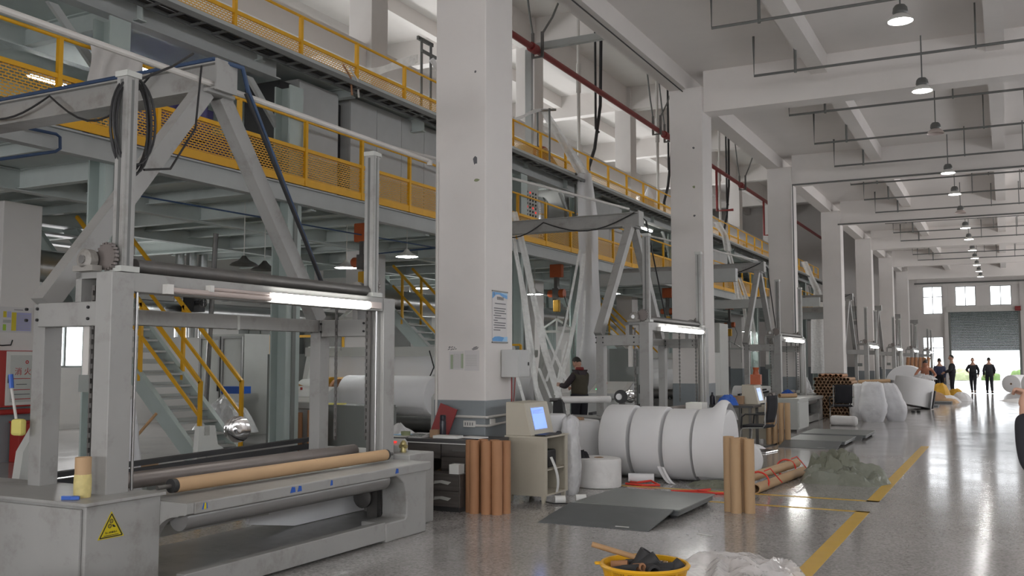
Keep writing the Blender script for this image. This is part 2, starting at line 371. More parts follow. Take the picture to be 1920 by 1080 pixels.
def window(axis, c, a0, a1, z0, z1, label, nv=1, zbar=None, glass=True, frame='cabinet_dark', fw=.045):
    nwin[0] += 1
    q = lambda a, b, cc, z0_, z1_: ((a, b, cc-.03, cc+.03) if axis == 'y' else (cc-.03, cc+.03, a, b)) + (z0_, z1_)
    base = ((a0+a1)/2, c, z0) if axis == 'y' else (c, (a0+a1)/2, z0)
    t = thing('window_%d' % nwin[0], label, 'window', base, kind='structure')
    m = MB()
    for a, b, e, f in ((a0, a1, z0, z0+fw), (a0, a1, z1-fw, z1), (a0, a0+fw, z0+fw, z1-fw), (a1-fw, a1, z0+fw, z1-fw)): m.box(*q(a, b, c, e, f))
    m.build('window_frame', frame, t, smooth=False)
    for k in range(nv):
        x = a0 + (a1-a0)*(k+1)/(nv+1); MB().box(*q(x-.025, x+.025, c, z0+fw, z1-fw)).build('mullion', frame, t, smooth=False)
    if zbar: MB().box(*q(a0+fw, a1-fw, c, zbar-.025, zbar+.025)).build('transom', frame, t, smooth=False)
    if glass:
        n = nv+1; zz = [z0+fw] + ([zbar] if zbar else []) + [z1-fw]
        for k in range(n):
            for e, f in zip(zz, zz[1:]):
                aa, bb = a0+(a1-a0)*k/n+.03, a0+(a1-a0)*(k+1)/n-.03
                MB().box(*[v for v in ((aa, bb, c-.003, c+.003) if axis == 'y' else (c-.003, c+.003, aa, bb))], e, f).build('pane', 'glass_pane', t, smooth=False)
    return t
window('y', 73.1, *far_holes[0], 'upper four-pane window left of the roller door', 1, 6.05)
window('y', 73.1, *far_holes[1], 'bright window above the left half of the roller door', 1)
window('y', 73.1, *far_holes[2], 'bright window above the right half of the roller door', 1)
window('y', 73.1, *far_holes[3], 'far end window cut by the right picture edge', 1)
window('y', 73.1, *far_holes[4], 'lower bright window at far left corner of the end wall', 1, 2.5)
for h in left_holes[6:]: window('x', -20.08, *h, 'small bright window low in the left wall, ' + ORD[left_holes.index(h)-6] + ' from the near end', 1, 2.5)
for h in rows_r: window('x', 7.08, *h, 'large window in the right wall at %s metres along the aisle' % round((h[0]+h[1])/2), 3, None, False)
b1 = MB()
for k in range(22): b1.bar((-19.94, 15.7, 1.6+k*.05), (-19.94, 16.5, 1.6+k*.05), .03, .004)
tag(b1.build('venetian_blind', 'plastic_white', smooth=False), 'white venetian blind on small window in left wall', 'blind')
# roller door
d = thing('door_1', 'half-open dark green-grey roller shutter door at far end', 'door', (-1.3,73,0), kind='structure')
for k in range(29):
    z = 2.3 + k*.0935
    if z > 4.98: break
    MB().prism([(72.88,z),(72.95,z),(72.95,z+.09),(72.88,z+.09),(72.862,z+.06),(72.862,z+.03)], 'x', -3.38, .8).build('slat', 'shutter_grey', d, smooth=False)
box('guide_rail', 'cabinet_dark', -3.5, -3.36, 72.82, 72.99, 0, 5.05, d); box('guide_rail', 'cabinet_dark', .78, .92, 72.82, 72.99, 0, 5.05, d)
box('shutter_box', 'conduit_white', -3.6, 1.05, 72.55, 72.99, 4.95, 5.35, d)
MB().lathe([(.0,0),(.16,.0),(.16,.35),(0,.35)], (.95,72.4,5.1), rot('Y',-90), 14).build('motor', 'red_pipe', d)
box('door_post', 'white_wall', -3.75, -3.5, 72.7, 73, 0, 7.0, d); box('door_post', 'white_wall', .92, 1.17, 72.7, 73, 0, 7.0, d)
tag(MB().tube((-5.6,72.7,6.98),(7,72.7,6.98),.05,8).build('end_wall_pipe','pipe_grey'), 'thin dark pipe along end wall above the windows', 'pipe')
bb = box('trim_1', 'blue_band', -20, -3.76, 72.985, 72.998, 0, 1.16); struct(bb, 'grey-blue painted band on the far end wall', 'trim')
# outside greenery by the door
for x, r in ((-3.4,.9), (-1.2,.7), (.9,.8)):
    m = MB(); m.grid(22, 12, lambda u, v, x=x, r=r: (lambda p: p + Vector(p - Vector((x,88,.0))).normalized()*.22*noise.noise(p*3))(Vector((x + r*math.cos(u*2*PI)*math.cos(v*1.57), 88 + r*math.sin(u*2*PI)*math.cos(v*1.57), r*1.1*math.sin(v*1.57)))))
    tag(m.build('shrub', 'foliage' if r < .85 else 'olive'), {.9:'pale olive shrub outside left part of the doorway', .7:'green shrub outside between the two walkers', .8:'green shrub outside right of the walkers'}[r], 'shrub', 'shrubs outside the doorway')
# ---------------------------------------------------------------- columns
ordn = ['out of view behind the camera', 'nearest, with blue notice and the dark desk at its foot', 'second along the aisle, behind the second winder light', 'third along the aisle, with dark pipe down its side', 'fourth along the aisle', 'fifth along the aisle', 'sixth along the aisle', 'seventh and last before the far end wall']
colA = []
for k, y in enumerate(YC):
    c = thing('column', 'white concrete column beside aisle, ' + ordn[k], 'column', (-5.79, y+.35, 0), 'aisle columns', 'structure'); colA.append(c)
    box('shaft', 'white_wall', XA, XB, y, y+.7, 0, 7.30, c, bev=.012)
    box('painted_band', 'blue_band', XA-.004, XB+.004, y-.004, y+.704, 0, 1.155, c, bev=.012)
for k, y in enumerate(YC[1:]):
    if k == 0: continue
    x0, x1 = -14.5, -13.8
    c = thing('column', 'white concrete column of the inner row, ' + ['with red fire hose cabinet', 'rising behind upper yellow railing at left', 'third from the left behind the platform', 'fourth from the left behind the platform', 'fifth from left behind the platform', 'sixth from the left behind platform', 'farthest of the row'][k], 'column', ((x0+x1)/2, y+.35, 0), 'inner columns', 'structure')
    box('shaft', 'white_wall', x0, x1, y, y+.7, 0, H2, c, bev=.012)
    box('painted_band', 'blue_band', x0-.004, x1+.004, y-.004, y+.704, 0, 1.155, c)
box('girder', 'ceiling_paint', -14.35, -13.95, -8, 73, 12.2, H2+.01, hc)
box('girder', 'ceiling_paint', -14.35, -13.95, -8, 73, 8.9, 9.5, hc)
for y in YC: box('girder', 'ceiling_paint', -19.95, -14.5, y+.15, y+.55, 8.7, 9.5, hc)
# chipped paint marks on the nearest columns
for k, marks in ((1, [(890,295,.05,.09),(893,333,.07,.035),(890,122,.02,.03)]), (2, [(1305,272,.04,.05),(1305,347,.05,.05),(1305,402,.05,.04)])):
    for j, (px, py, w_, h_) in enumerate(marks):
        a = (px-960)/1800; zc = 1.62 + (676-py)*(11.3 if k == 1 else 19.6)/1800
        th = math.radians(27.2) - math.atan(a); x = -math.tan(th)*YC[k]
        m = MB(); pts = [(x + w_*.6*math.cos(t)*(.7+.5*RND.random()), zc + h_*.6*math.sin(t)*(.7+.5*RND.random())) for t in [i*2*PI/9 for i in range(9)]]
        m.prism(pts, 'y', YC[k]-.003, YC[k]+.004); m.build('chipped_spot', 'olive' if j == 1 else 'ink', colA[k], smooth=False)
# ---------------------------------------------------------------- floor markings
for nm, x0, x1, y0, y1, lb in (('floor_line', -1.50,-1.36, 3.5, 11.05, 'yellow floor line along the aisle, nearest stretch'), ('floor_line', -1.50,-1.36, 11.85, 19.9, 'yellow floor line along the aisle beyond the gap'),
        ('floor_line', -4.95,-1.36, 11.85, 11.93, 'thin yellow floor line across, farther of two'), ('floor_line', -4.4,-1.36, 10.98, 11.06, 'thin yellow floor line across, nearer of two')):
    struct(box(nm, 'line_yellow', x0, x1, y0, y1, -.01, .002), lb, 'floor line')
# ---------------------------------------------------------------- ceiling pipes and lamps over the aisle
for k in range(17):
    y = 8.6 + 3.07*k
    if k == 3: y = 17.64
    t = thing('ceiling_conduit', 'grey conduit hung across the aisle ceiling, ' + ORD[k] + ' from the camera', 'conduit', (-1, y, 6.9), 'hung ceiling conduits')
    MB().sweep([(-4.0,y,H1),(-4.0,y,6.9),(6.6,y,6.9)], .024, 8).build('pipe', 'pipe_grey', t)
    hs = [-3.25, -.78 + (k % 2)*.5, .55, 3.2]
    for x in hs: MB().tube((x,y,6.86),(x,y,H1),.026 if x < -3 else .014,8).build('hanger', 'pipe_grey', t)
lampY = [(-5,1),(-1,1),(3,1),(6.9,1),(10.9,1),(14.88,1),(19.0,1),(22.76,0),(27.8,1),(31.5,1),(35.6,0),(39.8,1),(43.6,1),(48.1,1),(51.9,1),(55.6,1),(59.6,1),(63.5,1)]
def bay_lamp(lit):
    t = thing('high_bay_lamp', '', 'lamp', (0,0,0), 'high bay lamps over the aisle')
    MB().tube((0,0,.2),(0,0,1.05),.012,8).build('stem', 'pipe_grey', t)
    MB().lathe([(.0,.24),(.07,.24),(.10,.20),(.11,.13),(.09,.10)], n=20).build('ballast_housing', 'pipe_grey', t)
    MB().lathe([(.08,.105),(.11,.09),(.155,.045),(.182,0),(.176,-.005),(.15,.04),(.10,.08),(.0,.09)], n=28).build('reflector', 'tube_off' if not lit else 'plastic_white', t)
    if lit: MB().lathe([(0,.012),(.17,.012),(.172,.005),(0,.0)], n=28).build('diffuser', 'lamp_bay', t)
    return t
LB = {1: bay_lamp(1), 0: bay_lamp(0)}; used = set()
for i, (y, lit) in enumerate(lampY):
    lb = ('lit' if lit else 'unlit') + ' white pendant lamp under the aisle ceiling, ' + (ORD[i-4] + ' from the top picture edge' if i > 3 else 'outside the picture, ' + ORD[i])
    if lit in used: copy_tree(LB[lit], lb, (-1.22, y, 6.6))
    else: LB[lit].location = (-1.22, y, 6.6); LB[lit]['label'] = lb; used.add(lit)
# dark pipe on beam/column, small red valve pipe
tag(MB().sweep([(-5.40,28.45,.02),(-5.40,28.45,6.74),(6.5,28.45,6.74)],.03,8).build('riser_pipe','pipe_grey'), 'dark pipe rising on the third aisle column and crossing the ceiling', 'pipe')
tag(MB().sweep([(-5.5,37.6,6.74),(6.5,37.6,6.74)],.03,8).build('ceiling_pipe','pipe_grey'), 'dark pipe under the fourth ceiling cross beam', 'pipe')
tag(MB().tube((-5.85,19.8,7.24),(-5.85,.9,7.24),.012,6).build('beam_cable','cable_black'), 'thin dark cable along lower edge of the aisle beam', 'cable')
# red sprinkler main in the high bay with brackets, drops and branch
MX, MZ = -10.8, 9.82
rm = thing('sprinkler_main', 'dark red sprinkler main running high along the machine bay', 'pipe', (MX,36,MZ))
MB().tube((MX,7,MZ),(MX,70,MZ),.085,12).build('pipe', 'red_pipe', rm)
for y in (22.1, 33.1, 44.4, 55): MB().tube((MX,y,MZ),(MX,y+.3,MZ),.13,12).build('coupling', 'red_pipe', rm)
for y in (22.5, 32.3, 33.6, 44.8):
    MB().bar((MX-.14,y,MZ-.16),(MX-.14,y,MZ+.5),.07,.06).bar((MX+.14,y,MZ-.16),(MX+.14,y,MZ+.5),.07,.06).bar((MX-.17,y,MZ-.17),(MX+.17,y,MZ-.17),.07,.04).build('bracket', 'dark_steel', rm)
    MB().sweep([(MX-.14,y,MZ+.45),(MX-.2,y-.1,MZ+1.1),(MX-.3,y-.2,12.2)],.03,6).sweep([(MX+.14,y,MZ+.45),(MX+.25,y+.4,MZ+1.0),(MX+.6,y+.9,12.2)],.03,6).build('hanger_rod', 'pipe_grey', rm)
for y in (40.2,49.2): MB().sweep([(MX,y,MZ),(MX,y,8.0),(MX+.7,y,8.0)],.055,8).build('drop_pipe', 'red_pipe', rm)
tag(MB().bar((-11.1,22.75,10.02),(-8.3,22.75,10.02),.14,.18).build('cross_duct','deck_grey',smooth=False), 'grey cross channel above the red sprinkler main', 'channel')
tag(MB().bar((-11.1,22.6,6.75),(-11.1,22.6,9.92),.18,.12).build('vertical_channel','deck_grey',smooth=False), 'grey vertical channel rising from upper platform beside the red pipe', 'channel')
for j, (y, x) in enumerate(((26.3,-11.25),(33.7,-11.25),(42.4,-11.25))):
    tag(MB().tube((x,y,6.75),(x,y,12.2),.05,10).tube((x,y,9.7),(x,y,10.6),.075,10).build('vent_pipe','conduit_white'), ['pale vertical pipe beside the hanging white web','pale vertical pipe left of the second aisle column','pale vertical pipe right of the second aisle column'][j], 'pipe')
    tag(MB().sweep([(x-.1,y+1.1,6.75),(x-.1,y+1.0,7.6),(x-.1,y+1.5,8.3),(x-.1,y+2.0,9.8),(x-.1,y+2.1,12.1)],.055,8).sweep([(x-.1,y+1.6,12.1),(x-.1,y+1.6,8.95),(x-.1,y+1.85,8.9)],.04,8).build('flexible_hose','cable_black'), ['black bent hose rising above the upper railing near the web','black bent hose beside second aisle column, left side','black bent hose beside the second aisle column, right side'][j], 'hose')
# ================================================================ PLATFORM
PX, PY0, PY1, D1, D2 = -10.5, 1.6, 65.0, 4.55, 6.75
pl = thing('mezzanine', 'two-storey grey steel machine platform with yellow railings', 'platform', (-15,33,0), kind='structure')
box('lower_deck', 'deck_under', -19.2, PX, PY0, PY1, D1-.05, D1-.005, pl)
box('upper_deck', 'deck_under', -19.2, PX, PY0, PY1, D2-.05, D2-.005, pl)
MB().ibeam((PX+.02,PY0,D1-.17),(PX+.02,PY1,D1-.17),.16,.30).build('edge_beam', 'deck_grey', pl, smooth=False)
for ya, yb_ in ((PY0,12.3),(18.3,24.9),(29.4,37.5),(43,52),(57,PY1)): MB().ibeam((PX-.30,ya,D2-.24),(PX-.30,yb_,D2-.24),.22,.36).build('edge_beam', 'deck_grey', pl, smooth=False)
MB().box(PX+.02,PX+.045,PY0,PY1,D2-.14,D2+.05).build('fascia', 'deck_grey', pl, smooth=False)
for x in (-13.2, -16.0):
    MB().ibeam((x,PY0,D1-.22),(x,PY1,D1-.22),.18,.32).build('long_beam', 'deck_under', pl, smooth=False)
    MB().ibeam((x,PY0,D2-.22),(x,PY1,D2-.22),.18,.32).build('long_beam', 'deck_under', pl, smooth=False)
y = PY0 + .4; k = 0
while y < PY1:
    hh = .30 if k % 3 == 0 else .18
    MB().ibeam((-19.1,y,D1-.05-hh/2),(PX-.08,y,D1-.05-hh/2),.14,hh).build('cross_beam', 'deck_under', pl, smooth=False)
    if k % 2 == 0: MB().ibeam((-19.1,y,D2-.05-hh/2),(PX-.18,y,D2-.05-hh/2),.14,hh).build('cross_beam', 'deck_under', pl, smooth=False)
    y += 1.23; k += 1
for y in (8.9, 12.55, 21.2, 24.9, 33.8, 37.5, 46.4, 50.1, 59, 62.7):
    for x in (-10.72, -17.4):
        m = MB(); m.ibeam((x,y,0),(x,y,D2-.5),.34,.34,.03, up=(1,0,0)); m.box(x-.24,x+.24,y-.24,y+.24,0,.03)
        m.build('support_post', 'green_grey', pl, smooth=False)
    MB().box(-10.72+.16,-10.72+.20,y-.04,y+.04,0,D1).build('cable_duct', 'cabinet_dark', pl, smooth=False)
    MB().prism([(y-.9,D2-.5),(y-.17,D2-1.2),(y-.17,D2-1.05),(y-.75,D2-.5)], 'x', -10.9, -10.84).build('knee_brace', 'deck_grey', pl, smooth=False)
# cable trays slung under the upper platform edge
ct = thing('cable_tray', 'dark ladder cable tray slung under the upper platform edge', 'cable tray', (PX+.2,33,D2-.35))
MB().box(PX+.06,PX+.09,PY0,PY1,D2-.27,D2-.19).box(PX+.38,PX+.41,PY0,PY1,D2-.27,D2-.19).build('side_rail', 'pipe_grey', ct, smooth=False)
m = MB(); y = PY0
while y < PY1: m.box(PX+.09,PX+.38,y,y+.04,D2-.27,D2-.24); y += .42
m.build('rung', 'pipe_grey', ct, smooth=False, kind='stuff')
for j in range(5):
    m = MB(); pts = []; y = PY0; x0 = PX+.12+j*.055
    while y < PY1: pts.append((x0+RND.uniform(-.03,.03), y, D2-.215+RND.uniform(-.015,.03))); y += .9
    m.sweep(pts, .02, 5).build('cable', 'cable_black', ct)
# railings: every bay of 1.6 m has a post, a top rail, a knee rail, a toe board and an expanded-metal infill
def railing(x, z, y0, y1, label, pitch=1.6, h=1.12, knee=.62, toe=.13, fat=.05, infill=True):
    t = thing('railing', label, 'railing', (x,(y0+y1)/2,z), 'yellow platform railings', 'structure')
    MB().tube((x,y0,z+h),(x,y1,z+h),fat/2,10).build('top_rail', 'yellow_paint', t)
    MB().box(x-.02,x+.02,y0,y1,z+knee-.03,z+knee+.03).build('knee_rail', 'yellow_paint', t, smooth=False)
    MB().box(x-.005,x+.02,y0,y1,z,z+toe).build('toe_board', 'yellow_paint', t, smooth=False)
    pm = None; fm = None; n = int(round((y1-y0)/pitch))
    for k in range(n+1):
        y = y0 + k*pitch
        if pm is None:
            pm = box('post', 'yellow_paint', x-.03, x+.03, y-.03, y+.03, z, z+h, t)
            pm0 = pm.location.copy(); ybase = y
        else:
            c = pm.copy(); COL.objects.link(c); c.parent = t; c.location = pm0 + Vector((0, y-ybase, 0))
        if infill and k < n:
            if fm is None: fm = MB().add([(x-.01,y+.03,z+toe),(x-.01,y+pitch-.03,z+toe),(x-.01,y+pitch-.03,z+knee-.03),(x-.01,y+.03,z+knee-.03)],[(0,1,2,3)]).build('mesh_panel', 'expanded_metal', t, smooth=False)
            else:
                c = fm.copy(); COL.objects.link(c); c.parent = t; c.location = Vector((0, y-ybase, 0))
    return t
segs = [(3.14, 20.74, 'first stretch, left of the nearest column'), (20.74, 36.74, 'second stretch, between the first two aisle columns'), (36.74, 51.14, 'third stretch'), (51.14, 63.94, 'last stretch')]
for y0, y1, s in segs:
    railing(PX+.0, D1+.02, y0, y1, 'yellow steel railing of the lower platform, ' + s)
    railing(PX-.14, D2-.2 if False else D2, y0, y1, 'yellow steel railing of the upper platform, ' + s, h=.78 if False else .80, knee=.36, toe=.03, fat=.05)
# ---------------------------------------------------------------- stairs under the platform
def stair(label, y0, xb=-11.7, wid=.95, top=4.4):      # climbs towards -X under the platform
    y1 = y0 + wid; t = thing('staircase', label, 'stairs', (xb, (y0+y1)/2, 0), 'platform stairs', 'structure')
    n = 22; rise = top/n; run = rise/.95; xt = xb - n*run; sl = rise/run
    for y in (y0, y1):
        MB().prism([(xb+.10,0),(xb-.28,0),(xt-.1,top-.20),(xt-.1,top+.1),(xt,top+.1)], 'y', y-.02, y+.02).build('stringer', 'green_grey', t, smooth=False)
        MB().prism([(xb+.13,0),(xt+.02,top+.12),(xt-.02,top+.12),(xb+.08,0)], 'y', y-.05, y+.05).build('stringer_flange', 'green_grey', t, smooth=False)
    tr = None
    for k in range(1, n):
        x = xb - k*run; z = k*rise
        if tr is None: tr = MB().box(x-.14, x+.14, y0+.02, y1-.02, z-.035, z).box(x-.14, x-.12, y0+.02, y1-.02, z-.035, z+.05).build('tread', 'deck_grey', t, smooth=False); b0 = (x, z)
        else:
            c = tr.copy(); COL.objects.link(c); c.parent = t; c.location = Vector((x-b0[0], 0, z-b0[1]))
    for y in (y0, y1):
        a = Vector((xb, y, 1.26)); L = 3.1; b = Vector((xb-L, y, 1.26+L*sl))
        MB().bar(a, b, .05, .06).build('handrail', 'yellow_paint', t, smooth=False)
        MB().bar(a-Vector((0,0,.55)), b-Vector((0,0,.55)), .04, .05).build('middle_rail', 'yellow_paint', t, smooth=False)
        for f in (0, .45, .9):
            q = a.lerp(b, f); zb = max(0, (xb-q.x)*sl-.05)
            box('rail_post', 'yellow_paint', q.x-.03, q.x+.03, y-.025, y+.025, zb, q.z+.02, t)
    return t
stair('grey steel stairs with yellow handrails behind the nearest winder', 11.66)
stair('grey steel stairs with yellow handrails partly behind nearest column', 21.7)
stair('grey steel stairs with yellow handrails far under the platform', 36.0)
# ---------------------------------------------------------------- equipment on the lower platform
def cabinet(name, label, x0, x1, y0, y1, z0, z1, ndoor, m_='cabinet_grey', handle=True, group=None, cat='cabinet'):
    t = thing(name, label, cat, ((x0+x1)/2,(y0+y1)/2,z0), group)
    box('body', m_, x0, x1, y0, y1, z0, z1, t)
    w = (y1-y0)/ndoor
    for k in range(ndoor):
        dd = box('door', m_, x1, x1+.02, y0+k*w+.008, y0+(k+1)*w-.008, z0+.06, z1-.04, t)
        if handle: box('handle', 'black', x1+.02, x1+.035, y0+k*w+.05, y0+k*w+.08, (z0+z1)/2-.1, (z0+z1)/2+.1, dd)
    return t
cabinet('electrical_cabinet', 'tall light grey switchgear cabinet with four doors on lower platform', -11.9, -11.0, 14.62, 18.1, D1, 6.66, 4, handle=False, group='cabinets on the lower platform')
cabinet('electrical_cabinet', 'single grey switchgear cabinet standing left of the four-door one', -11.9, -11.0, 13.12, 14.25, D1, 6.6, 1, handle=False, group='cabinets on the lower platform')
tag(box('dark_rack_and_gap','black',-11.9,-11.2,14.28,14.6,D1,6.5), 'black box standing for the shaded gap between the grey cabinets on lower platform', 'rack')  # shade of the gap between cabinets, made as a black box
tag(box('dark_rack_and_gap','black',-11.9,-11.1,12.75,13.1,D1,6.5), 'dark open rack left of the single grey cabinet on lower platform', 'rack')
cabinet('electrical_cabinet', 'grey panel cabinets beside white web, second platform bay', -11.9, -11.0, 24.6, 29.2, D1, 6.6, 4, handle=False, group='cabinets on the lower platform')
cabinet('electrical_cabinet', 'pale grey cabinets of the third platform bay', -11.9, -11.0, 38.2, 42.5, D1, 6.4, 3, handle=False, group='cabinets on the lower platform')
cabinet('electrical_cabinet', 'pale grey cabinets of the farthest platform bay', -11.9, -11.0, 52, 56.5, D1, 6.4, 3, handle=False, group='cabinets on the lower platform')
# indicator panel seen right of the nearest column
t = thing('indicator_panel', 'light blue-grey control panel with rows of black and red switches', 'control panel', (-11.3,22.7,D1))
box('body', 'machine_pale', -11.6, -11.2, 22.0, 23.35, D1, 6.35, t)
for i in range(7):
    for j in range(9):
        red = (i + j*3) % 13 == 2 or j == 4 and i in (3, 5)
        MB().tube((-11.2,22.16+i*.17,D1+.75+j*.1),(-11.18,22.16+i*.17,D1+.75+j*.1),.028,8).build('indicator', 'led_red' if red else ('led_green' if j == 8 and i == 1 else 'black'), t)
tag(MB().lathe([(0,0),(.36,0),(.38,.04),(.38,1.5),(.3,1.6),(0,1.6)],(-11.6,24.0,D1),n=24).build('steel_tank','chrome'), 'polished steel tank beside the switch panel on lower platform', 'tank')
tag(MB().sweep([(-11.4,20.9,D1),(-11.4,20.9,5.4),(-11.4,21.0,5.62),(-11.4,21.25,5.7),(-11.4,21.5,5.62),(-11.4,21.6,5.4),(-11.4,21.6,D1)],.13,12).build('bent_duct','chrome'), 'shiny bent pipe elbow on the lower platform beside the switch panel', 'pipe')
tag(MB().box(-13.5,-11.4,10.4,11.9,D1,5.3).box(-13.3,-11.6,10.6,11.7,5.3,5.75).tube((-11.35,11.1,5.1),(-11.35,11.1,5.75),.16,12).build('extruder_unit','purple'), 'dark violet machine block on lower platform behind the left railing', 'machine')
# strip lamps under the upper platform
def strip_lamp(label, c, L=1.2, ax='y', on=True, group='strip lamps under the upper platform'):
    t = thing('strip_lamp', label, 'lamp', c, group); d = Vector((0,L/2,0)) if ax == 'y' else Vector((L/2,0,0)); c = Vector(c)
    MB().bar(c-d+Vector((0,0,.05)), c+d+Vector((0,0,.05)), .12, .05).build('housing', 'plastic_white', t, smooth=False)
    MB().tube(c-d*.95, c+d*.95, .035, 10).build('tube', 'tube_on' if on else 'tube_off', t)
    return t
for c, L, lb in (((-12.2,10.6,6.28),.9,'lit strip lamp under upper platform, top left corner'), ((-13.9,10.3,6.2),.7,'lit strip lamp behind the hung cloth'), ((-11.9,23.6,6.3),1.3,'bright strip lamp right of the nearest column'), ((-11.2,32.2,6.25),1.2,'strip lamp on the platform above the second winder'), ((-12,44,6.25),1.2,'far strip lamp under the upper platform'), ((-13,16.6,6.25),1.2,'strip lamp behind the four-door switchgear cabinet')):
    strip_lamp(lb, c, L)
# stuff on the upper platform
t = thing('roller_stand', 'grey steel roller frame on the upper platform left of nearest column', 'frame', (-10.9,17.05,D2))
for y in (16.98, 17.35): MB().tube((-10.9,y,D2),(-10.9,y,8.5),.03,8).build('upright', 'pipe_grey', t)
MB().bar((-10.95,16.9,8.5),(-10.95,17.5,8.5),.05,.08).bar((-10.85,16.9,8.2),(-10.85,17.5,8.2),.05,.06).build('cross_bar', 'pipe_grey', t, smooth=False)
tag(MB().tube((-10.85,17.3,8.12),(-10.6,18.1,7.4),.06,10).build('white_roll','nonwoven'), 'thin white fabric roll hanging on the upper roller frame', 'roll')
m = MB(); m.grid(24, 5, lambda u, v: (-11.0-u*2.6, 17.0-u*1.2, 8.17 - .38*math.sin(u*PI*.75) - v*(.16+.20*u) + .03*math.sin(u*17+v*4)))
tag(m.build('fabric_web','veil'), 'white fabric web stretched sideways above upper yellow railing', 'fabric web')
tag(MB().sweep([(-12.6,20.6,7.55),(-10.9,19.4,7.75)],.05,10).build('handling_pipe','steel'), 'shiny pipe behind the upper railing left of the nearest column', 'pipe')
for j, (y, w_) in enumerate(((14.8,.5),(15.5,.7),(16.25,.6))):
    m = MB(); m.grid(14, 8, lambda u, v, y=y, w_=w_: (-11.1+.25*math.cos(u*2*PI)*math.cos(v*1.5), y+w_*.5*math.sin(u*2*PI)*math.cos(v*1.5), D2+.28*math.sin(v*1.57)+.05*noise.noise(Vector((u*5,v*5,y)))))
    tag(m.build('fabric_scrap','cardboard' if j != 1 else 'ochre'), ['brown bundle left of three behind upper railing','ochre bundle in middle behind the upper railing','brown bundle right of three behind upper railing'][j], 'bundle')
for j in range(2):
    tag(MB().sweep([(PX+.3,13.62+j*.2,D2-.42),(PX+.28,13.6+j*.2,D2-.1),(PX+.18,13.5+j*.2,D2+.12)],.018,8).build('hose_stub','kraft_red' if j == 0 else 'conduit_white'), ['pinkish hose stub at upper platform edge','first pale hose stub at upper platform edge','second pale hose stub at upper platform edge'][j], 'hose')
# stuff above the second bay: drums, bags, bucket
tag(MB().lathe([(0,0),(.27,0),(.29,.3),(.29,.62),(.25,.66),(0,.66)],(-11.2,23.3,D2),n=20).build('drum','red_pipe'), 'dark red drum behind the upper railing beside the white web', 'drum')
tag(MB().lathe([(0,0),(.22,0),(.25,.42),(.23,.42),(.2,.03)],(-11.0,22.05,D2),n=18).build('bucket','conduit_white'), 'pale bucket behind the upper railing next to dark red drum', 'bucket')
tag(MB().bar((-10.80,23.9,D2+.05),(-10.80,22.9,D2+.5),.10,.1).build('timber','wood',smooth=False), 'short leaning timber behind upper railing near dark red drum', 'timber')
tag(MB().box(-11.3,-11.0,21.0,21.35,D2,D2+.55).build('carton','cardboard',smooth=False), 'small upright carton on upper platform edge right of nearest column', 'carton')
for j, y in enumerate((31.2,31.9)): tag(MB().lathe([(0,0),(.2,0),(.2,.5),(0,.5)],(-11.0,y,D2),n=16).build('drum','steel'), ['steel drum on upper platform left of second aisle column','second steel drum on upper platform left of second aisle column'][j], 'drum')
m = MB(); m.grid(10, 10, lambda u, v: (-11.0+.22*math.cos(u*2*PI)*(1-v), 31.9+.22*math.sin(u*2*PI)*(1-v), D2+.5+.55*v))
tag(m.build('fabric_cone','nonwoven'), 'white cone of fabric on drum beside the second column', 'fabric')
# dusty cloth hung over the lower railing near the top left
m = MB(); m.grid(26, 12, lambda u, v: (PX+.09+.016*math.sin(u*21+v*3)+.02*math.sin(u*9), 8.30+.88*u+.03*math.sin(v*5+u*4), 5.75-v*(.46 if u > .2 else .64)-.02*math.sin(u*7)))
tag(m.build('hung_cloth','sheet_dull'), 'dusty white cloth hung over the lower platform railing', 'cloth')
# ---------------------------------------------------------------- pendant lamps, hoists, ducts under the platform
def pendant(label, c, on=True, top=4.3):
    t = thing('pendant_lamp', label, 'lamp', c, 'pendant lamps under the platform'); c = Vector(c)
    MB().tube(c+Vector((0,0,.14)), (c.x,c.y,top), .008, 6).build('cord', 'conduit_white', t)
    MB().lathe([(.03,.16),(.06,.12),(.10,.08),(.20,.035),(.24,0),(.235,-.004),(.19,.03),(.0,.06)], c, n=24).build('shade', 'plastic_white' if on else 'dark_steel', t)
    if on: MB().lathe([(0,.012),(.215,.012),(.215,.0),(0,-.01)], c, n=24).build('diffuser', 'lamp_on', t)
    return t
CY, SY = math.cos(math.radians(27.2)), math.sin(math.radians(27.2))
def at(px, py, depth):                       # pixel -> point at a depth along the camera axis
    a = (px-960)/1800*depth; return (-SY*depth + CY*a, CY*depth + SY*a, 1.62 + (676-py)*depth/1800)
def atx(px, py, X):                          # pixel -> point on the plane x = X
    a = (px-960)/1800; return at(px, py, X/(-SY+CY*a))
for px, py, XX, lb in ((648,502,-11.5,'lit pendant lamp left of the orange hoist'), (762,481,-10.9,'lit pendant lamp between hoist and nearest column'), (790,541,-16.2,'small lit pendant lamp behind the second stairs'), (768,574,-16.6,'farther lit pendant lamp seen through second stairs'), (1003,552,-11.5,'lit pendant lamp left of the second hoist'), (1150,551,-11,'lit pendant lamp left of the second winder frame'), (1062,586,-15.6,'distant lit lamp between the fabric strips'), (1400,622,-11,'distant lit lamp right of second aisle column')):
    c = atx(px, py, XX); pendant(lb, (c[0], c[1], min(c[2], 4.0)))
for px, py, XX, lb in ((455,497,-11.4,'unlit dark pendant lamp above the roller, left'), (494,506,-11.4,'unlit dark pendant lamp above the roller, right')):
    c = atx(px, py, XX); pendant(lb, c, False)
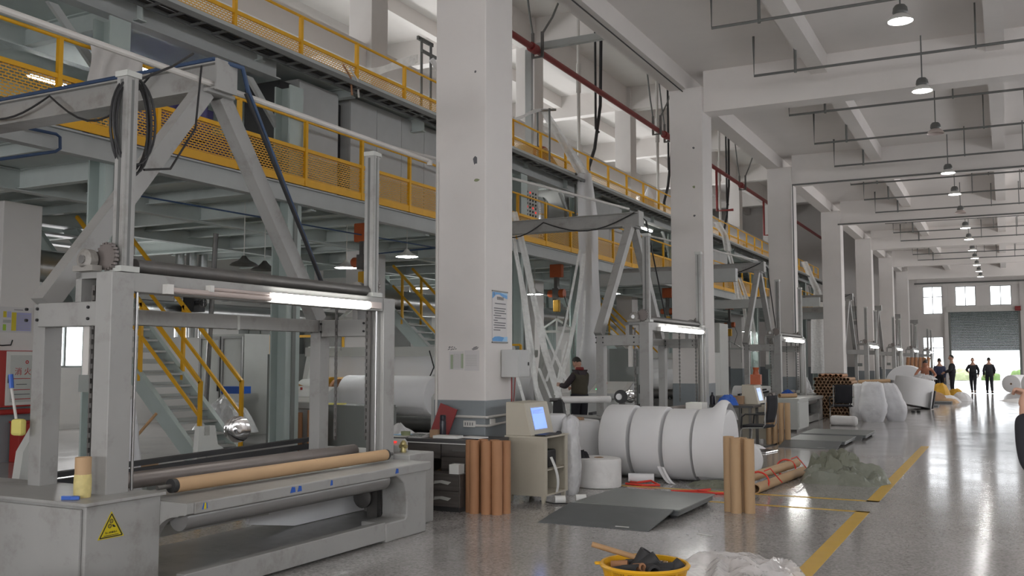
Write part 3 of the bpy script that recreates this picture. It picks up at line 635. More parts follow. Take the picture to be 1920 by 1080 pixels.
def hoist(label, c, hook=.6, top=4.25, spreader=True):
    t = thing('chain_hoist', label, 'hoist', c, 'orange chain hoists'); x, y, z = c
    MB().box(x-.18,x+.18,y-.08,y+.08,top-.36,top-.0).build('trolley', 'orange', t, smooth=False, bev=.02)
    MB().lathe([(0,0),(.08,0),(.10,.03),(.10,.28),(.07,.31),(0,.31)], (x-.25,y,z), rot('Y',90), 16).build('motor', 'orange', t)
    MB().lathe([(0,0),(.10,0),(.12,.04),(.12,.15),(0,.15)], (x+.08,y,z), rot('Y',90), 16).build('gearbox', 'orange', t)
    MB().box(x-.09,x+.09,y-.1,y+.1,z-.14,z+.14).bar((x,y,z+.1),(x,y,top-.35),.1,.14).build('hoist_body', 'dark_steel', t, smooth=False)
    MB().box(x-.09,x+.09,y-.06,y+.06,z-.5,z-.18).build('chain_bucket', 'ochre', t, smooth=False, bev=.02)
    MB().tube((x,y,z-.62-hook),(x,y,z-.1),.012,6).build('chain', 'dark_steel', t)
    MB().sweep([(x+.2,y,z),(x+.35,y-.05,z-.4),(x+.2,y-.05,z-.9)],.012,6).build('control_cable', 'cable_black', t)
    if spreader:
        zz = z-.62-hook; s = MB()
        s.bar((x-.55,y,zz-.34),(x+.55,y,zz-.34),.06,.07).bar((x-.55,y,zz-.34),(x,y,zz),.05,.05).bar((x+.55,y,zz-.34),(x,y,zz),.05,.05).bar((x,y,zz),(x,y,zz-.34),.04,.04)
        s.build('spreader_beam', 'machine_pale', t, smooth=False)
        for q in (-.5,.5): MB().tube((x+q,y,zz-.34),(x+q,y,zz-.95),.01,6).build('sling', 'dark_steel', t)
    return t
c = atx(680,487,-10.9); hoist('orange chain hoist left of nearest column', (c[0],c[1],3.5), .12)
c = atx(1044,549,-10.9); hoist('orange chain hoist with white triangular spreader among fabric strips', (c[0],c[1],3.45), .08)
c = atx(1252,585,-10.9); hoist('orange chain hoist behind the second winder', (c[0],c[1],3.4), .1, spreader=False)
c = atx(1368,600,-10.9); hoist('orange chain hoist right of the second aisle column', (c[0],c[1],3.2), .1)
# round spiral ducts
t = thing('air_duct', 'long round silver air duct behind the stairs', 'duct', (-15.2,15,3.0))
MB().tube((-15.2,10.9,3.25),(-15.2,40,3.25),.33,20).build('duct_run', 'duct', t)
for k in range(8): MB().tube((-15.2,11+k*1.2,3.25),(-15.2,11.06+k*1.2,3.25),.345,20).build('duct_joint', 'steel', t)
MB().tube((-15.0,10.9,2.62),(-14.9,20,2.62),.2,18).build('lower_duct', 'duct', t)
for j in range(3):
    c = at(334+j*22, 470, 24+j*.3)
    tag(MB().tube((c[0],c[1],2.2),(c[0],c[1],4.4),.11+.02*(j%2),14).build('vertical_duct','duct'), ['left of three shiny vertical ducts behind the winder','middle of three shiny vertical ducts behind the winder','right of three shiny vertical ducts behind the winder'][j], 'duct')
# blue air line under the deck
tag(MB().sweep([(-12.5,17.6,2.2),(-12.5,17.6,4.0),(-10.9,17.6,4.05),(-10.9,21,4.12)],.02,8).sweep([(-10.9,17.6,4.05),(-10.9,9,3.95)],.013,8).build('air_line','blue_pipe'), 'blue compressed air line below the lower platform', 'pipe')
tag(MB().sweep([atx(40,235,-10.36),atx(92,246,-10.36),atx(100,252,-10.36),atx(101,274,-10.36),atx(92,280,-10.36),atx(-20,296,-10.36)],.02,8).build('air_line','blue_pipe'), 'short blue bent air pipe under platform edge at left', 'pipe')

for k in range(9):                            # deep row of lamps, added out of view to brighten under the platform
    pendant('added pendant lamp of the deep row brightening the space under the platform, ' + ORD[k] + ' from the camera', (-17.3, 8.0+6.1*k, 3.75))
# ================================================================ WINDERS
def chain(m, x, y, z0, z1, r=.011, step=.034):
    z = z0; k = 0
    while z < z1:
        m.obox((x,y,z+step/2), (.030 if k % 2 else .012, .012 if k % 2 else .030, step*1.05)); z += step; k += 1
def make_winder():
    t = thing('fabric_winder', '', 'winder', (-5.75, 6.2, 0), 'fabric winders along the aisle')
    XF, XK = -5.48, -6.28
    # left cabinet with doors
    cb = box('control_cabinet', 'machine_white', -7.05, -5.20, 4.24, 4.84, 0, .70, t, bev=.006)
    box('cabinet_top', 'machine_white', -7.07, -5.17, 4.21, 4.86, .70, .722, t, bev=.004)
    for x0, x1 in ((-6.36,-5.23), (-7.02,-6.38)):
        dr = box('cabinet_door', 'machine_white', x0, x1, 4.218, 4.238, .03, .68, t, bev=.004)
    box('handle', 'black', -6.33, -6.30, 4.208, 4.219, .30, .46, dr)
    w = MB().prism([(4.33,.475),(4.535,.475),(4.4325,.645)], 'x', -5.199, -5.196).build('warning_sign', 'sign_yellow', t, smooth=False, label='yellow triangular warning sticker')
    fr = MB()
    P = [(4.345,.484),(4.52,.484),(4.4325,.629)]
    for i in range(3):
        a, b = P[i], P[(i+1) % 3]; fr.bar((-5.195,a[0],a[1]), (-5.195,b[0],b[1]), .007, .002, up=(1,0,0))
    fr.bar((-5.195,4.375,.494),(-5.195,4.49,.494),.004,.002,up=(1,0,0)); fr.build('sign_border', 'black', w, smooth=False)
    g_ = MB()
    for cy, cz in ((4.4325,.583),(4.420,.553)): g_.lathe([(.009,0),(.0145,0),(.0145,.001),(.009,.001),(.009,0)], (-5.196,cy,cz), rot('Y',90), 16, False); g_.lathe([(0,0),(.004,0),(.004,.001),(0,.001)], (-5.196,cy,cz), rot('Y',90), 8)
    g_.prism([(4.437,.561),(4.452,.558),(4.466,.545),(4.46,.541),(4.444,.545)], 'x', -5.1955, -5.1945); g_.build('sign_symbol', 'black', w, smooth=False)
    text('当心机械伤人', .0165, 'black', w, (-5.1948,4.4325,.511), FACE_X, 'sign_lettering', .0003)
    # portal frame: front posts, rear posts, beams
    for y in (4.55, 7.77):
        box('front_post', 'machine_white', XF-.08, XF+.08, y, y+.19, .70 if y < 5 else .65, 2.23, t, bev=.006)
    for y in (4.64, 7.80):
        box('rear_post', 'machine_white', XK-.065, XK+.065, y+.02, y+.17, 0, 2.03, t, bev=.006)
        box('rear_foot', 'machine_white', XK-.14, XK+.14, y-.04, y+.24, 0, .03, t)
    box('front_beam', 'machine_white', XF-.07, XF+.07, 4.74, 7.77, 2.10, 2.235, t, bev=.006)
    box('rear_beam', 'machine_white', XK-.06, XK+.06, 4.82, 7.80, 1.905, 2.03, t, bev=.006)
    MB().box(XK-.066,XK+.066,6.63,6.66,1.90,2.035).build('beam_joint', 'machine_pale', t, smooth=False)
    for y in (4.58, 7.80):
        tb = box('tie_beam', 'machine_white', XK+.09, XF-.08, y, y+.16, 1.86, 2.03, t, bev=.006)
        bo = MB()
        for dx in (.05,.17, .70,.80):
            for dz in (1.91,1.99): bo.tube((XK-.08+dx,y-.012,dz),(XK-.08+dx,y+.005,dz),.011,8)
        bo.build('bolt_heads', 'black', tb, kind='stuff')
        box('upper_bracket', 'machine_white', XF-.32, XF-.26, y, y+.16, 2.03, 2.235, t); box('upper_bracket', 'machine_white', XF-.32, XF-.08, y, y+.16, 2.19, 2.235, t)
    # tall extruded guide columns with base and cap
    for y in (4.70, 7.66):
        g = MB(); xx = XF
        g.box(xx-.05,xx+.05,y-.05,y+.05,2.27,3.62)
        for s in (-1,1): g.box(xx+s*.05-.004,xx+s*.05+.004,y-.035,y-.012,2.27,3.62); g.box(xx+s*.05-.004,xx+s*.05+.004,y+.012,y+.035,2.27,3.62)
        gc = g.build('guide_column', 'machine_white', t, smooth=False)
        box('guide_base', 'machine_pale', xx-.08, xx+.08, y-.08, y+.08, 2.235, 2.275, t); box('guide_cap', 'machine_pale', xx-.06, xx+.06, y-.06, y+.07, 3.62, 3.66, t)
        m = MB(); m.box(xx-.012,xx+.012,y-.054,y-.048,2.28,3.6); m.box(xx+.048,xx+.054,y-.012,y+.012,2.28,3.6); m.build('guide_slot', 'pipe_grey', gc, smooth=False)
    # shaft on top with bearings, sprocket
    MB().tube((XF-.02,4.82,2.29),(XF-.02,7.62,2.29),.052,14).build('top_shaft', 'dark_steel', t)
    for y in (4.50, 7.62):
        b = MB(); b.lathe([(0,0),(.055,0),(.075,.012),(.075,.07),(0,.07)], (XF-.16,y,2.315), rot('X',-90), 18); b.box(XF-.26,XF-.06,y,y+.08,2.235,2.275)
        b.build('bearing_block', 'bearing_grime', t)
        MB().lathe([(0,0),(.03,0),(.03,.01),(0,.01)], (XF-.16,y-.012,2.315), rot('X',-90), 12).build('bearing_cap', 'steel', t)
        s = MB(); s.lathe([(0,0),(.085,0),(.085,.03),(0,.03)], (XF-.04,y+.09,2.34), rot('X',-90), 24)
        for k in range(20): a = 2*PI*k/20; s.obox((XF-.04+.09*math.cos(a), y+.105, 2.34+.09*math.sin(a)), (.016,.03,.016))
        s.build('sprocket', 'roller_brown', t)
    # drive chains, polished guide rods and racks in the posts
    for y, x in ((4.62,-5.66), (7.62,-5.86), (7.74,-5.58)):
        m = MB(); chain(m, x, y, .85, 2.12); m.build('drive_chain', 'dark_steel', t, smooth=False)
    for y in (4.80, 7.70):
        MB().tube((XF+.04,y,.72),(XF+.04,y,2.10),.011,12).build('polished_rod', 'steel', t)
        m = MB(); m.box(XF-.05,XF-.02,y-.02,y+.01,.72,2.1); m.build('toothed_rack', 'dark_steel', t, smooth=False)
    sl = MB().box(XF-.30,XF-.24,4.64,4.70,1.5,2.0).build('slide_rail', 'conduit_white', t, smooth=False)
    box('slide_block', 'cabinet_dark', XF-.32, XF-.16, 4.63, 4.73, 1.40, 1.52, t)
    # lit and unlit strip lamps along the front beam
    lt = MB().tube((XF+.10,6.15,2.145),(XF+.10,7.48,2.145),.034,12).build('lamp_tube', 'tube_on', t)
    MB().box(XF+.07,XF+.10,6.1,7.7,2.12,2.18).build('lamp_fitting', 'tube_off', t, smooth=False)
    MB().tube((XF+.09,5.05,2.13),(XF+.09,6.12,2.13),.022,10).tube((XF+.09,5.45,2.165),(XF+.09,6.1,2.165),.014,8).build('unlit_tube', 'tube_off', t)
    box('tube_holder', 'plastic_white', XF+.07, XF+.12, 5.0, 5.06, 2.10, 2.17, t); box('tube_holder', 'plastic_white', XF+.07, XF+.12, 5.42, 5.46, 2.14, 2.19, t)
    # winding table with arched supports
    box('table_top', 'machine_white', -5.72, -4.95, 4.905, 7.93, .575, .656, t, bev=.01)
    arch = lambda y0, y1: MB().prism([(-5.72,.03),(-5.72,.656),(-4.95,.656),(-4.95,.585),(-4.97,.575),(-5.02,.57)] + [(-5.04-.25*math.sin(a), .56-.28*(1-math.cos(a))) for a in [i*PI/2/8 for i in range(9)]] + [(-5.30,.03)], 'y', y0, y1)
    arch(4.84, 4.90).build('arched_bracket', 'machine_white', t)
    m = MB().prism([(7.22,.0),(7.88,.0),(7.88,.58),(7.36,.58)] + [(7.40+.22*math.sin(a), .56-.26*(1-math.cos(a))) for a in [i*PI/2/8 for i in range(9)]][:0] + [(7.42,.55),(7.50,.50),(7.54,.42),(7.55,.32),(7.55,.19),(7.52,.17),(7.22,.17)], 'x', -5.25, -4.97); m.build('table_pedestal', 'machine_white', t, bev=.012)
    box('right_cabinet', 'machine_white', -6.6, -5.22, 7.97, 8.42, 0, .70, t, bev=.01)
    # stickers and chipped paint on the table edge
    for y, w_, mt in ((5.0,.05,'blue'),(5.92,.06,'blue'),(6.0,.05,'blue'),(7.35,.05,'blue'),(6.4,.03,'blue'),(5.0,.025,'sign_yellow')):
        MB().prism([(y-w_/2,.60),(y+w_/2,.602),(y+w_*.4,.64),(y-w_*.2,.645)], 'x', -4.951, -4.947 + (.001 if mt != 'blue' else 0)).build('sticker_scrap', mt, t, smooth=False)
    # rollers
    MB().tube((-5.76,4.98,.74),(-5.72,7.74,.74),.062,20).tube((-5.76,4.80,.74),(-5.76,4.98,.74),.03,10).build('contact_roller', 'roller_brown', t)
    MB().tube((-5.10,4.91,.535),(-5.10,7.34,.535),.085,24).build('main_roller', 'roller_grey', t)
    box('bottom_rail', 'machine_white', -5.06, -4.98, 4.86, 7.22, .02, .18, t, bev=.006)
    box('drip_tray', 'tray_wet', -6.1, -5.06, 4.86, 7.9, .12, .135, t)
    MB().bar((-5.52,4.86,.39),(-5.52,6.25,.39),.09,.08).build('inner_beam', 'machine_pale', t, smooth=False)
    m = MB().prism([(6.3,.24),(6.45,.57),(7.95,.57),(7.95,.14),(6.9,.14)], 'x', -5.78, -5.74); m.build('web_guard', 'nonwoven', t, smooth=False)
    MB().lathe([(0,0),(.09,0),(.10,.02),(.10,.04),(.05,.06),(0,.06)], (-5.5,7.62,.32), rot('X',90), 20).build('bearing_flange', 'dark_steel', t)
    MB().bar((-5.42,7.66,.12),(-5.42,7.66,.56),.12,.06).build('slide_plate', 'dark_steel', t, smooth=False)
    MB().bar((-6.55,4.9,.74),(-6.60,8.2,.79),.07,.04).bar((-6.47,4.9,.69),(-6.52,8.2,.73),.04,.05).build('guide_bar', 'rubber', t, smooth=False)
    m = MB().box(-6.86,-6.76,6.85,8.1,.30,.74).prism([(6.72,.5),(6.76,1.0),(6.82,1.0),(6.82,.91),(6.89,.91),(6.89,1.0),(6.96,1.0),(7.0,.82),(7.2,.70)], 'x', -6.84, -6.78); m.build('roll_cradle', 'machine_pale', t, smooth=False)
    MB().lathe([(0,0),(.10,0),(.13,.03),(.13,.05),(.10,.07),(.04,.07),(0,.02)], (-6.74,7.22,.95), rot('Z',-50) @ rot('Y',90), 24).build('hand_wheel', 'chrome', t)
    MB().lathe([(0,0),(.10,0),(.10,.14),(0,.16)], (-6.86,7.36,.94), rot('Z',-50) @ rot('Y',90), 18).build('brake_drum', 'rubber', t)
    box('knob_box', 'plastic_white', -5.7, -5.6, 8.0, 8.12, .70, .78, t, bev=.02)
    return t
W1 = make_winder(); W1['label'] = 'pale grey fabric winding machine nearest the camera with kraft tube on it'
spots = [(.38, 9.95, 'second winding machine, behind the four big white rolls'), (.38, 19.9, 'third winding machine, with light beside the third column'), (.75, 34.0, 'fourth winding machine down the aisle'), (.83, 43.2, 'fifth winding machine down the aisle'), (.83, 52.7, 'sixth winding machine down the aisle'), (1.05, 61.7, 'seventh winding machine, last before the end wall')]
WINDERS = [W1]
LITTUBE = next(ch for ch in W1.children if ch.name.startswith('unlit_tube')).data.copy(); LITTUBE.materials[0] = MT['tube_on']
for dx, dy, lb in spots:
    c = copy_tree(W1, 'pale grey ' + lb, (-5.75+dx, 6.2+dy, 0), skip=('warning_sign','sticker_scrap') + (('drive_chain','bolt_heads') if dy > 30 else ()))
    WINDERS.append(c)
    for ch in c.children:
        if ch.name.startswith('unlit_tube'):
            ch.name = 'lamp_tube'; ch.data = LITTUBE
# ---------------------------------------------------------------- A-frame crane beams
def make_crane():
    t = thing('crane_gantry', '', 'crane', (-6.32, 6.35, 2.03), 'A-frame crane beams')
    ap = Vector((-6.32, 6.35, 4.02))
    for y in (4.72, 7.90):
        MB().bar(Vector((-6.32,y,2.03)), ap + Vector((0, -.10 if y < 6 else .10, 0)), .13, .15, up=(0,1,0)).build('leg', 'machine_white', t, smooth=False)
    MB().box(-6.44,-6.20,6.18,6.52,4.0,4.03).build('head_plate', 'machine_white', t, smooth=False)
    bm_ = MB(); bm_.box(-10.4,-6.16,6.27,6.43,4.04,4.27); bm_.box(-10.4,-6.16,6.22,6.48,4.26,4.275); bm_.box(-10.4,-6.16,6.22,6.48,4.03,4.045)
    bm_.build('crane_beam', 'machine_white', t, smooth=False)
    box('end_plate', 'machine_white', -6.16, -6.14, 6.22, 6.48, 4.02, 4.30, t)
    return t
C1 = make_crane(); C1['label'] = 'pale A-frame crane beam over the nearest winder'
for i, (dx, dy, lb) in enumerate(spots):
    copy_tree(C1, 'grey A-frame crane beam over the ' + ['second','third','fourth','fifth','sixth','seventh'][i] + ' winder', (-6.32+dx, 6.35+dy, 2.03))
# pipes and cables of the nearest crane
tag(MB().tube((-6.22,2.0,4.10),(-6.22,9.86,4.06),.028,10).tube((-6.2,9.86,4.06),(-6.2,9.86,4.0),.035,10).build('conduit_run','conduit_white'), 'long white conduit from the nearest crane head to the column', 'conduit')
tag(MB().sweep([(-6.1,9.885,4.04),(-6.1,9.885,1.02),(-6.1,9.885,.98),(-6.05,9.885,.96),(-5.42,9.885,.96),(-5.41,9.9,.96),(-5.41,10.5,.97)],.016,8).sweep([(-5.7,9.885,.86),(-5.42,9.885,.86),(-5.41,9.92,.86),(-5.41,10.4,.88)],.014,8).build('column_conduit','conduit_white'), 'white conduit running down and around nearest column', 'conduit')
bp = [(-10.4,6.24,4.30),(-6.2,6.24,4.30),(-6.1,6.5,4.28),(-6.14,6.62,4.10),(-6.2,7.95,2.2)]
tag(MB().sweep(bp,.022,8).build('air_hose','blue_pipe'), 'blue air hose along the nearest crane beam and leg', 'hose')
tag(MB().sweep([(-6.12,6.57,4.06),(-6.18,7.93,2.2)],.018,8).build('power_cable','cable_black'), 'black cable strapped to right leg of the nearest crane', 'cable')
def fest(p, q, sag, n=10): return [Vector(p).lerp(Vector(q), i/n) - Vector((0,0,sag*math.sin(PI*i/n))) for i in range(n+1)]
tag(MB().sweep(fest((-9.6,6.18,4.2),(-8.3,6.18,4.22),.14)+fest((-8.3,6.18,4.22),(-6.9,6.18,4.25),.34)[1:],.011,6).build('festoon_cable','cable_black'), 'thin black cable hanging in loops along nearest crane beam', 'cable')
m = MB()
for k in range(5):
    m.sweep([(-5.50+.03*math.sin(k*2), 4.70+(.16+.012*k)*math.sin(a)*.9+.06, 3.28+.01*k+(.36-.012*k)*math.cos(a)) for a in [i*2*PI/28 for i in range(28)]], .009, 6, closed=True)
m.sweep([(-5.5,4.78,3.62),(-5.7,5.3,3.9),(-6.2,6.0,4.28)],.010,6); m.sweep([(-5.52,4.9,3.0),(-5.9,5.5,3.15),(-6.1,5.95,3.6),(-6.2,6.1,4.2)],.009,6)
tag(m.build('cable_coil','cable_black'), 'coil of black cable hung on the nearest tall guide column', 'cable coil')
# festoon cables and cords on further cranes
for i, (dx, dy, lb) in enumerate(spots[:3]):
    X = -6.32+dx; Y = 6.35+dy
    m = MB(); m.sweep(fest((X-4,Y-.15,4.1),(X-2.9,Y-.15,4.15),.28)+fest((X-2.9,Y-.15,4.15),(X-1.7,Y-.15,4.2),.22)[1:]+fest((X-1.7,Y-.15,4.2),(X+.1,Y-.15,4.26),.24)[1:],.012,6)
    m.sweep([(X+.1,Y-.1,4.28),(X+.2,Y+.2,4.15),(X+.15,Y+1.55,2.2)],.014,6)
    tag(m.build('festoon_cable','cable_black'), 'black looping cable on the crane beam of the %s winder' % ['second','third','fourth'][i], 'cable')
    if i < 2: tag(MB().tube((X+.05,Y-.3,4.31),(X-1.2,Y-6.2,4.42),.022,8).build('conduit_run','conduit_white'), 'pale conduit slanting to the crane head of the %s winder' % ['second','third','fourth'][i], 'conduit')
# second cranes deeper in the bay (seen behind columns two and three)
for j, (x0, x1, y, z) in enumerate(((-10.56,-6.2,24.9,3.68), (-10.56,-6.2,37.5,3.66), (-10.56,-6.2,50.1,3.7))):
    tag(MB().box(x0,x1,y-.12,y+.12,z,z+.34).build('crane_girder','deck_grey',smooth=False), ['grey crane girder behind the second aisle column','grey crane girder behind third winder','grey crane girder far down the bay'][j], 'girder')
# ---------------------------------------------------------------- small things on the nearest winder
def core_tube(name, label, p0, p1, r, mt='kraft', group=None, cat='tube', n=16):
    return tag(MB().pipe(p0, p1, r, r*.84, n).build(name, mt), label, cat, group)
t = thing('kraft_tube', 'long kraft paper tube on a shaft lying on the nearest winder table', 'tube', (-5.3,6.35,.66))
MB().tube((-5.33,5.09,.728),(-5.27,7.62,.728),.052,20).build('paper_tube', 'kraft', t)
MB().tube((-5.333,4.93,.728),(-5.27,7.74,.728),.016,10).build('shaft', 'dark_steel', t)
MB().tube((-5.331,5.05,.728),(-5.33,5.095,.728),.050,18).build('end_collar', 'rubber', t); MB().tube((-5.27,7.615,.728),(-5.27,7.65,.728),.050,18).build('end_collar', 'rubber', t)
MB().tube((-5.295,6.6,.728),(-5.295,6.602,.728),.0527,20).build('tube_seam', 'core_brown', t)
t = thing('glue_tube', 'short brown tube coated with dried yellow glue on left cabinet', 'tube', (-5.42,4.36,.722))
MB().pipe((-5.44,4.40,.722),(-5.44,4.40,.985),.052,.04,18).build('tube', 'kraft', t)
m = MB(); m.lathe([(.0525,0),(.055,.03),(.056,.1),(.054,.13),(.0522,.15+0)],(-5.44,4.40,.724),n=22,caps=False)
gl = m.build('dried_glue', mat('glue_yellow', (.62,.52,.22), .6, var=.15, scale=22), t)
tag(MB().obox((-5.42,4.29,.735),(.10,.03,.024),rot('Z',25)).obox((-5.38,4.30,.735),(.05,.035,.02),rot('Z',40)).build('cutter','blue'), 'dark blue box cutter lying by the glue tube', 'cutter')
tag(MB().lathe([(0,0),(.028,.0),(.03,.02),(.02,.06),(.012,.065),(.03,.08),(.03,.10),(.012,.12),(0,.12)],(-5.42,8.16,.70),n=14).lathe([(0,0),(.02,0),(.02,.09),(0,.09)],(-5.47,8.16,.76),rot('Y',90),10).build('air_valve',mat('brass',(.45,.38,.18),.35,.6)), 'yellowish brass air valve on right end of the winder', 'valve')
t = thing('tape_gun', 'yellow tape and blue-handled brush strapped on rear left post', 'tool', (-6.42,4.58,1.1))
MB().obox((-6.36,4.585,1.14),(.10,.06,.12),rot('Z',10)).build('yellow_pad', 'paper_yellow', t, smooth=False, bev=.02)
MB().tube((-6.37,4.57,1.2),(-6.42,4.56,1.42),.010,8).build('rod', 'conduit_white', t); MB().tube((-6.42,4.56,1.42),(-6.435,4.56,1.52),.017,8).build('blue_handle', 'blue', t)
tag(MB().obox((-4.75,4.6,.3),(.01,.01,.01)).build('sticker','blue'), 'tiny blue scrap by the left bracket', 'scrap') if False else None
# ================================================================ MACHINES UNDER THE PLATFORM
def white_roll(name, label, c, r, L, ax='x', mt='nonwoven', group=None, core=.05, n=40, seed=0, wob=.006, rm=None):
    t = thing(name, label, 'roll', c, group); c = Vector(c)
    m3 = rm or {'x': rot('Y',90), 'y': rot('X',-90), 'z': Matrix.Identity(3)}[ax]
    m = MB(); prof = [(core,0),(r-.025,0),(r-.006,.007),(r,.03)] + [(r, L*k/6) for k in range(1,6)] + [(r,L-.03),(r-.006,L-.007),(r-.025,L),(core,L),(core,0)]
    m.lathe(prof, (0,0,0), None, n, False)
    m.v = [tuple(c + m3 @ (Vector(p)*(1 + (wob/r)*noise.noise(Vector(p)*2.2 + Vector((seed*3.1,0,0)))))) for p in m.v]
    m.build('fabric_winding', mt, t, ang=.9)
    cc = MB().pipe(c + m3 @ Vector((0,0,-.004)), c + m3 @ Vector((0,0,L+.004)), core, core*.72, 18); cc.build('paper_core', 'core_brown', t)
    return t
def slitter(y, tagname, x0=-12.4, x1=-9.35, roll=True):
    t = thing('rewinder', 'pale rewinding machine with white web and kraft core ' + tagname, 'machine', ((x0+x1)/2, y+.6, 0), 'rewinding machines under the platform')
    for x in (x0, x1+.1): MB().prism([(y-.1,0),(y+1.3,0),(y+1.3,1.9),(y+.3,1.9),(y+.1,1.1),(y-.1,.95)], 'x', x-.06, x+.06).build('side_frame', 'machine_pale', t, smooth=False)
    box('top_beam', 'beige' if False else 'machine_pale', x0-.1, x1-.1, y+.25, y+.45, 1.70, 1.88, t)
    MB().grid(2, 6, lambda u, v: (x0+.1+u*(x1-x0-.3), y+.42-.10*v, 1.72-.46*v)).build('white_web', 'nonwoven', t)
    MB().tube((x0+.35,y+.25,1.24),(x1-.30,y+.25,1.24),.055,16).build('kraft_core', mat('kraft_orange', (.62,.38,.14), .6) if 'kraft_orange' not in MT else 'kraft_orange', t)
    MB().tube((x0+.05,y+.25,1.24),(x0+.35,y+.25,1.24),.03,10).tube((x1-.3,y+.25,1.24),(x1+.05,y+.25,1.24),.035,10).build('core_chuck', 'steel', t)
    if roll:
        MB().lathe([(.05,0),(.34,0),(.37,.03),(.37,1.9),(.34,1.95),(.05,1.95)], (x1-1.9,y,.97), rot('Y',90), 40).build('wound_roll', 'nonwoven', t)
        MB().lathe([(0,0),(.30,0),(.30,.06),(0,.06)], (x1-2.15,y,.97), rot('Y',90), 30).build('end_disc', 'kraft_red', t)
        MB().lathe([(0,0),(.31,0),(.33,.03),(.33,.10),(0,.10)], (x1-2.35,y,.97), rot('Y',90), 30).build('drive_disc', 'ochre', t)
        MB().lathe([(0,0),(.29,0),(.29,.5),(0,.5)], (x1-2.95,y,.97), rot('Y',90), 30).build('drive_drum', 'machine_pale', t)
    MB().lathe([(0,0),(.2,0),(.2,x1-x0-.3),(0,x1-x0-.3)], (x0+.1,y+.75,.45), rot('Y',90), 24).build('steel_drum', 'roller_grey', t)
    box('base_frame', 'dark_steel', x0, x1, y+.1, y+1.2, 0, .25, t)
    MB().sweep([(x1-.05,y-.02,1.8),(x1+.05,y-.02,1.5),(x1-.1,y-.02,1.2)],.012,6).build('hose', 'cable_black', t)
    return t
slitter(15.0, 'left of the nearest column')
slitter(21.2, 'behind the man in the vest', x1=-10.3)
slitter(33.0, 'behind second aisle column', roll=True)
def console(label, x0, x1, y0, mt='cabinet_grey'):
    t = thing('control_console', label, 'console', ((x0+x1)/2,y0+.3,0), 'operator consoles')
    MB().prism([(y0,0),(y0+.6,0),(y0+.6,1.14),(y0+.52,1.16),(y0-.06,.90),(y0-.06,.80),(y0,.78)], 'x', x0, x1).build('body', mt, t, smooth=False)
    def on(u, v, h=.004): return Vector((x0+u*(x1-x0), y0-.06+v*.58, .90+v*.26+h))
    def pad(nm, mt_, u0, u1, v0, v1, h=.006):
        P = [on(u0,v0,h), on(u1,v0,h), on(u1,v1,h), on(u0,v1,h)]; Q = [p-Vector((0,0,h)) for p in P]
        MB().add(P+Q, [(0,1,2,3),(0,4,5,1),(1,5,6,2),(2,6,7,3),(3,7,4,0)]).build(nm, mt_, t, smooth=False)
    pad('panel_plate', 'plastic_white', .03, .97, .04, .96, .004); pad('display', 'paper', .38, .85, .3, .9, .012)
    for i in range(3): MB().tube(on(.12+i*.1,.75), on(.12+i*.1,.75,.05), .02, 8).build('push_button', 'red', t)
    for i in range(3): pad('led', 'led_green', .15+i*.1, .20+i*.1, .3, .4, .012)
    return t
console('grey operator console behind nearest winder, left of white roll', -11.5, -10.55, 13.2)
console('grey operator console under the second winder frame', -8.2, -7.3, 19.6)
# notice-red sign and dark grey cabinets
cabinet('tool_cabinet', 'low grey-green cabinet right of the operator console', -10.5, -9.4, 13.3, 13.9, 0, .86, 1, 'cabinet_dark', cat='cabinet')
cabinet('switch_cabinet', 'tall dark grey-green cabinet left of the white web', -13.6, -12.6, 15.4, 16.4, 0, 1.75, 1, 'cabinet_dark')
cabinet('switch_cabinet', 'tall grey double-door cabinet left of nearest column', -10.6, -9.9, 17.6, 19.4, 0, 1.95, 2, 'cabinet_grey')
cabinet('switch_cabinet', 'dark grey cabinet behind second winder frame', -8.4, -7.7, 21.4, 22.4, 0, 1.9, 1, 'cabinet_dark')
t = thing('glazed_cabinet', 'aluminium-framed cabinet with two pale doors behind the stairs', 'cabinet', (-15.35,15.9,0))
box('body', 'machine_pale', -16.0, -14.7, 15.9, 16.7, 0, 2.2, t)
for a, b in ((-15.98,-15.37),(-15.33,-14.72)):
    f = MB()
    for q in ((a,a+.05,.06,2.15),(b-.05,b,.06,2.15),(a+.05,b-.05,.06,.11),(a+.05,b-.05,2.10,2.15)): f.box(q[0],q[1],15.86,15.9,q[2],q[3])
    dd = f.build('door_frame', 'steel', t, smooth=False); box('door_panel', 'machine_pale', a+.05, b-.05, 15.885, 15.895, .11, 2.1, dd)
    box('handle', 'black', b-.04, b-.015, 15.83, 15.86, .95, 1.12, dd)
# white housings, rolls and machinery further back (fill of the machine hall)
for j, (px, py, dep, w_, h_, mt) in enumerate(((690,560,30,3.2,2.6,'cabinet_grey'), (560,640,26,1.6,1.5,'machine_pale'), (480,650,25,1.2,1.8,'cabinet_dark'), (420,600,30,2.4,1.0,'green_grey'), (1170,560,52,2.0,2.0,'cabinet_grey'), (1290,650,36,2.4,2.0,'machine_pale'))):
    c = at(px, py, dep)
    zt = min(3.0, max(1.2, c[2]+h_/2)); z0 = 0
    t = thing('process_machine', 'pale machine housing deep under the platform, ' + ['behind the hoist','behind the rear right post','behind the stair foot','above the winder beam','behind the fabric strips','behind the second winder'][j], 'machine', (c[0],c[1],0), 'machine housings under the platform')
    box('housing', mt, c[0]-w_/2, c[0]+w_/2, c[1], c[1]+1.2, .15, zt, t, bev=.02); box('plinth', 'dark_steel', c[0]-w_/2+.05, c[0]+w_/2-.05, c[1]+.05, c[1]+1.15, 0, .15, t)
    n = 3
    for k in range(n): box('panel', mt, c[0]-w_/2+w_*k/n+.04, c[0]-w_/2+w_*(k+1)/n-.04, c[1]-.02, c[1], .3, zt-.2, t)
white_roll('fabric_roll', 'white roll lying on machine at right of the stair foot', (-13.9,18.6,1.02), .30, 2.2, 'x', core=.06)
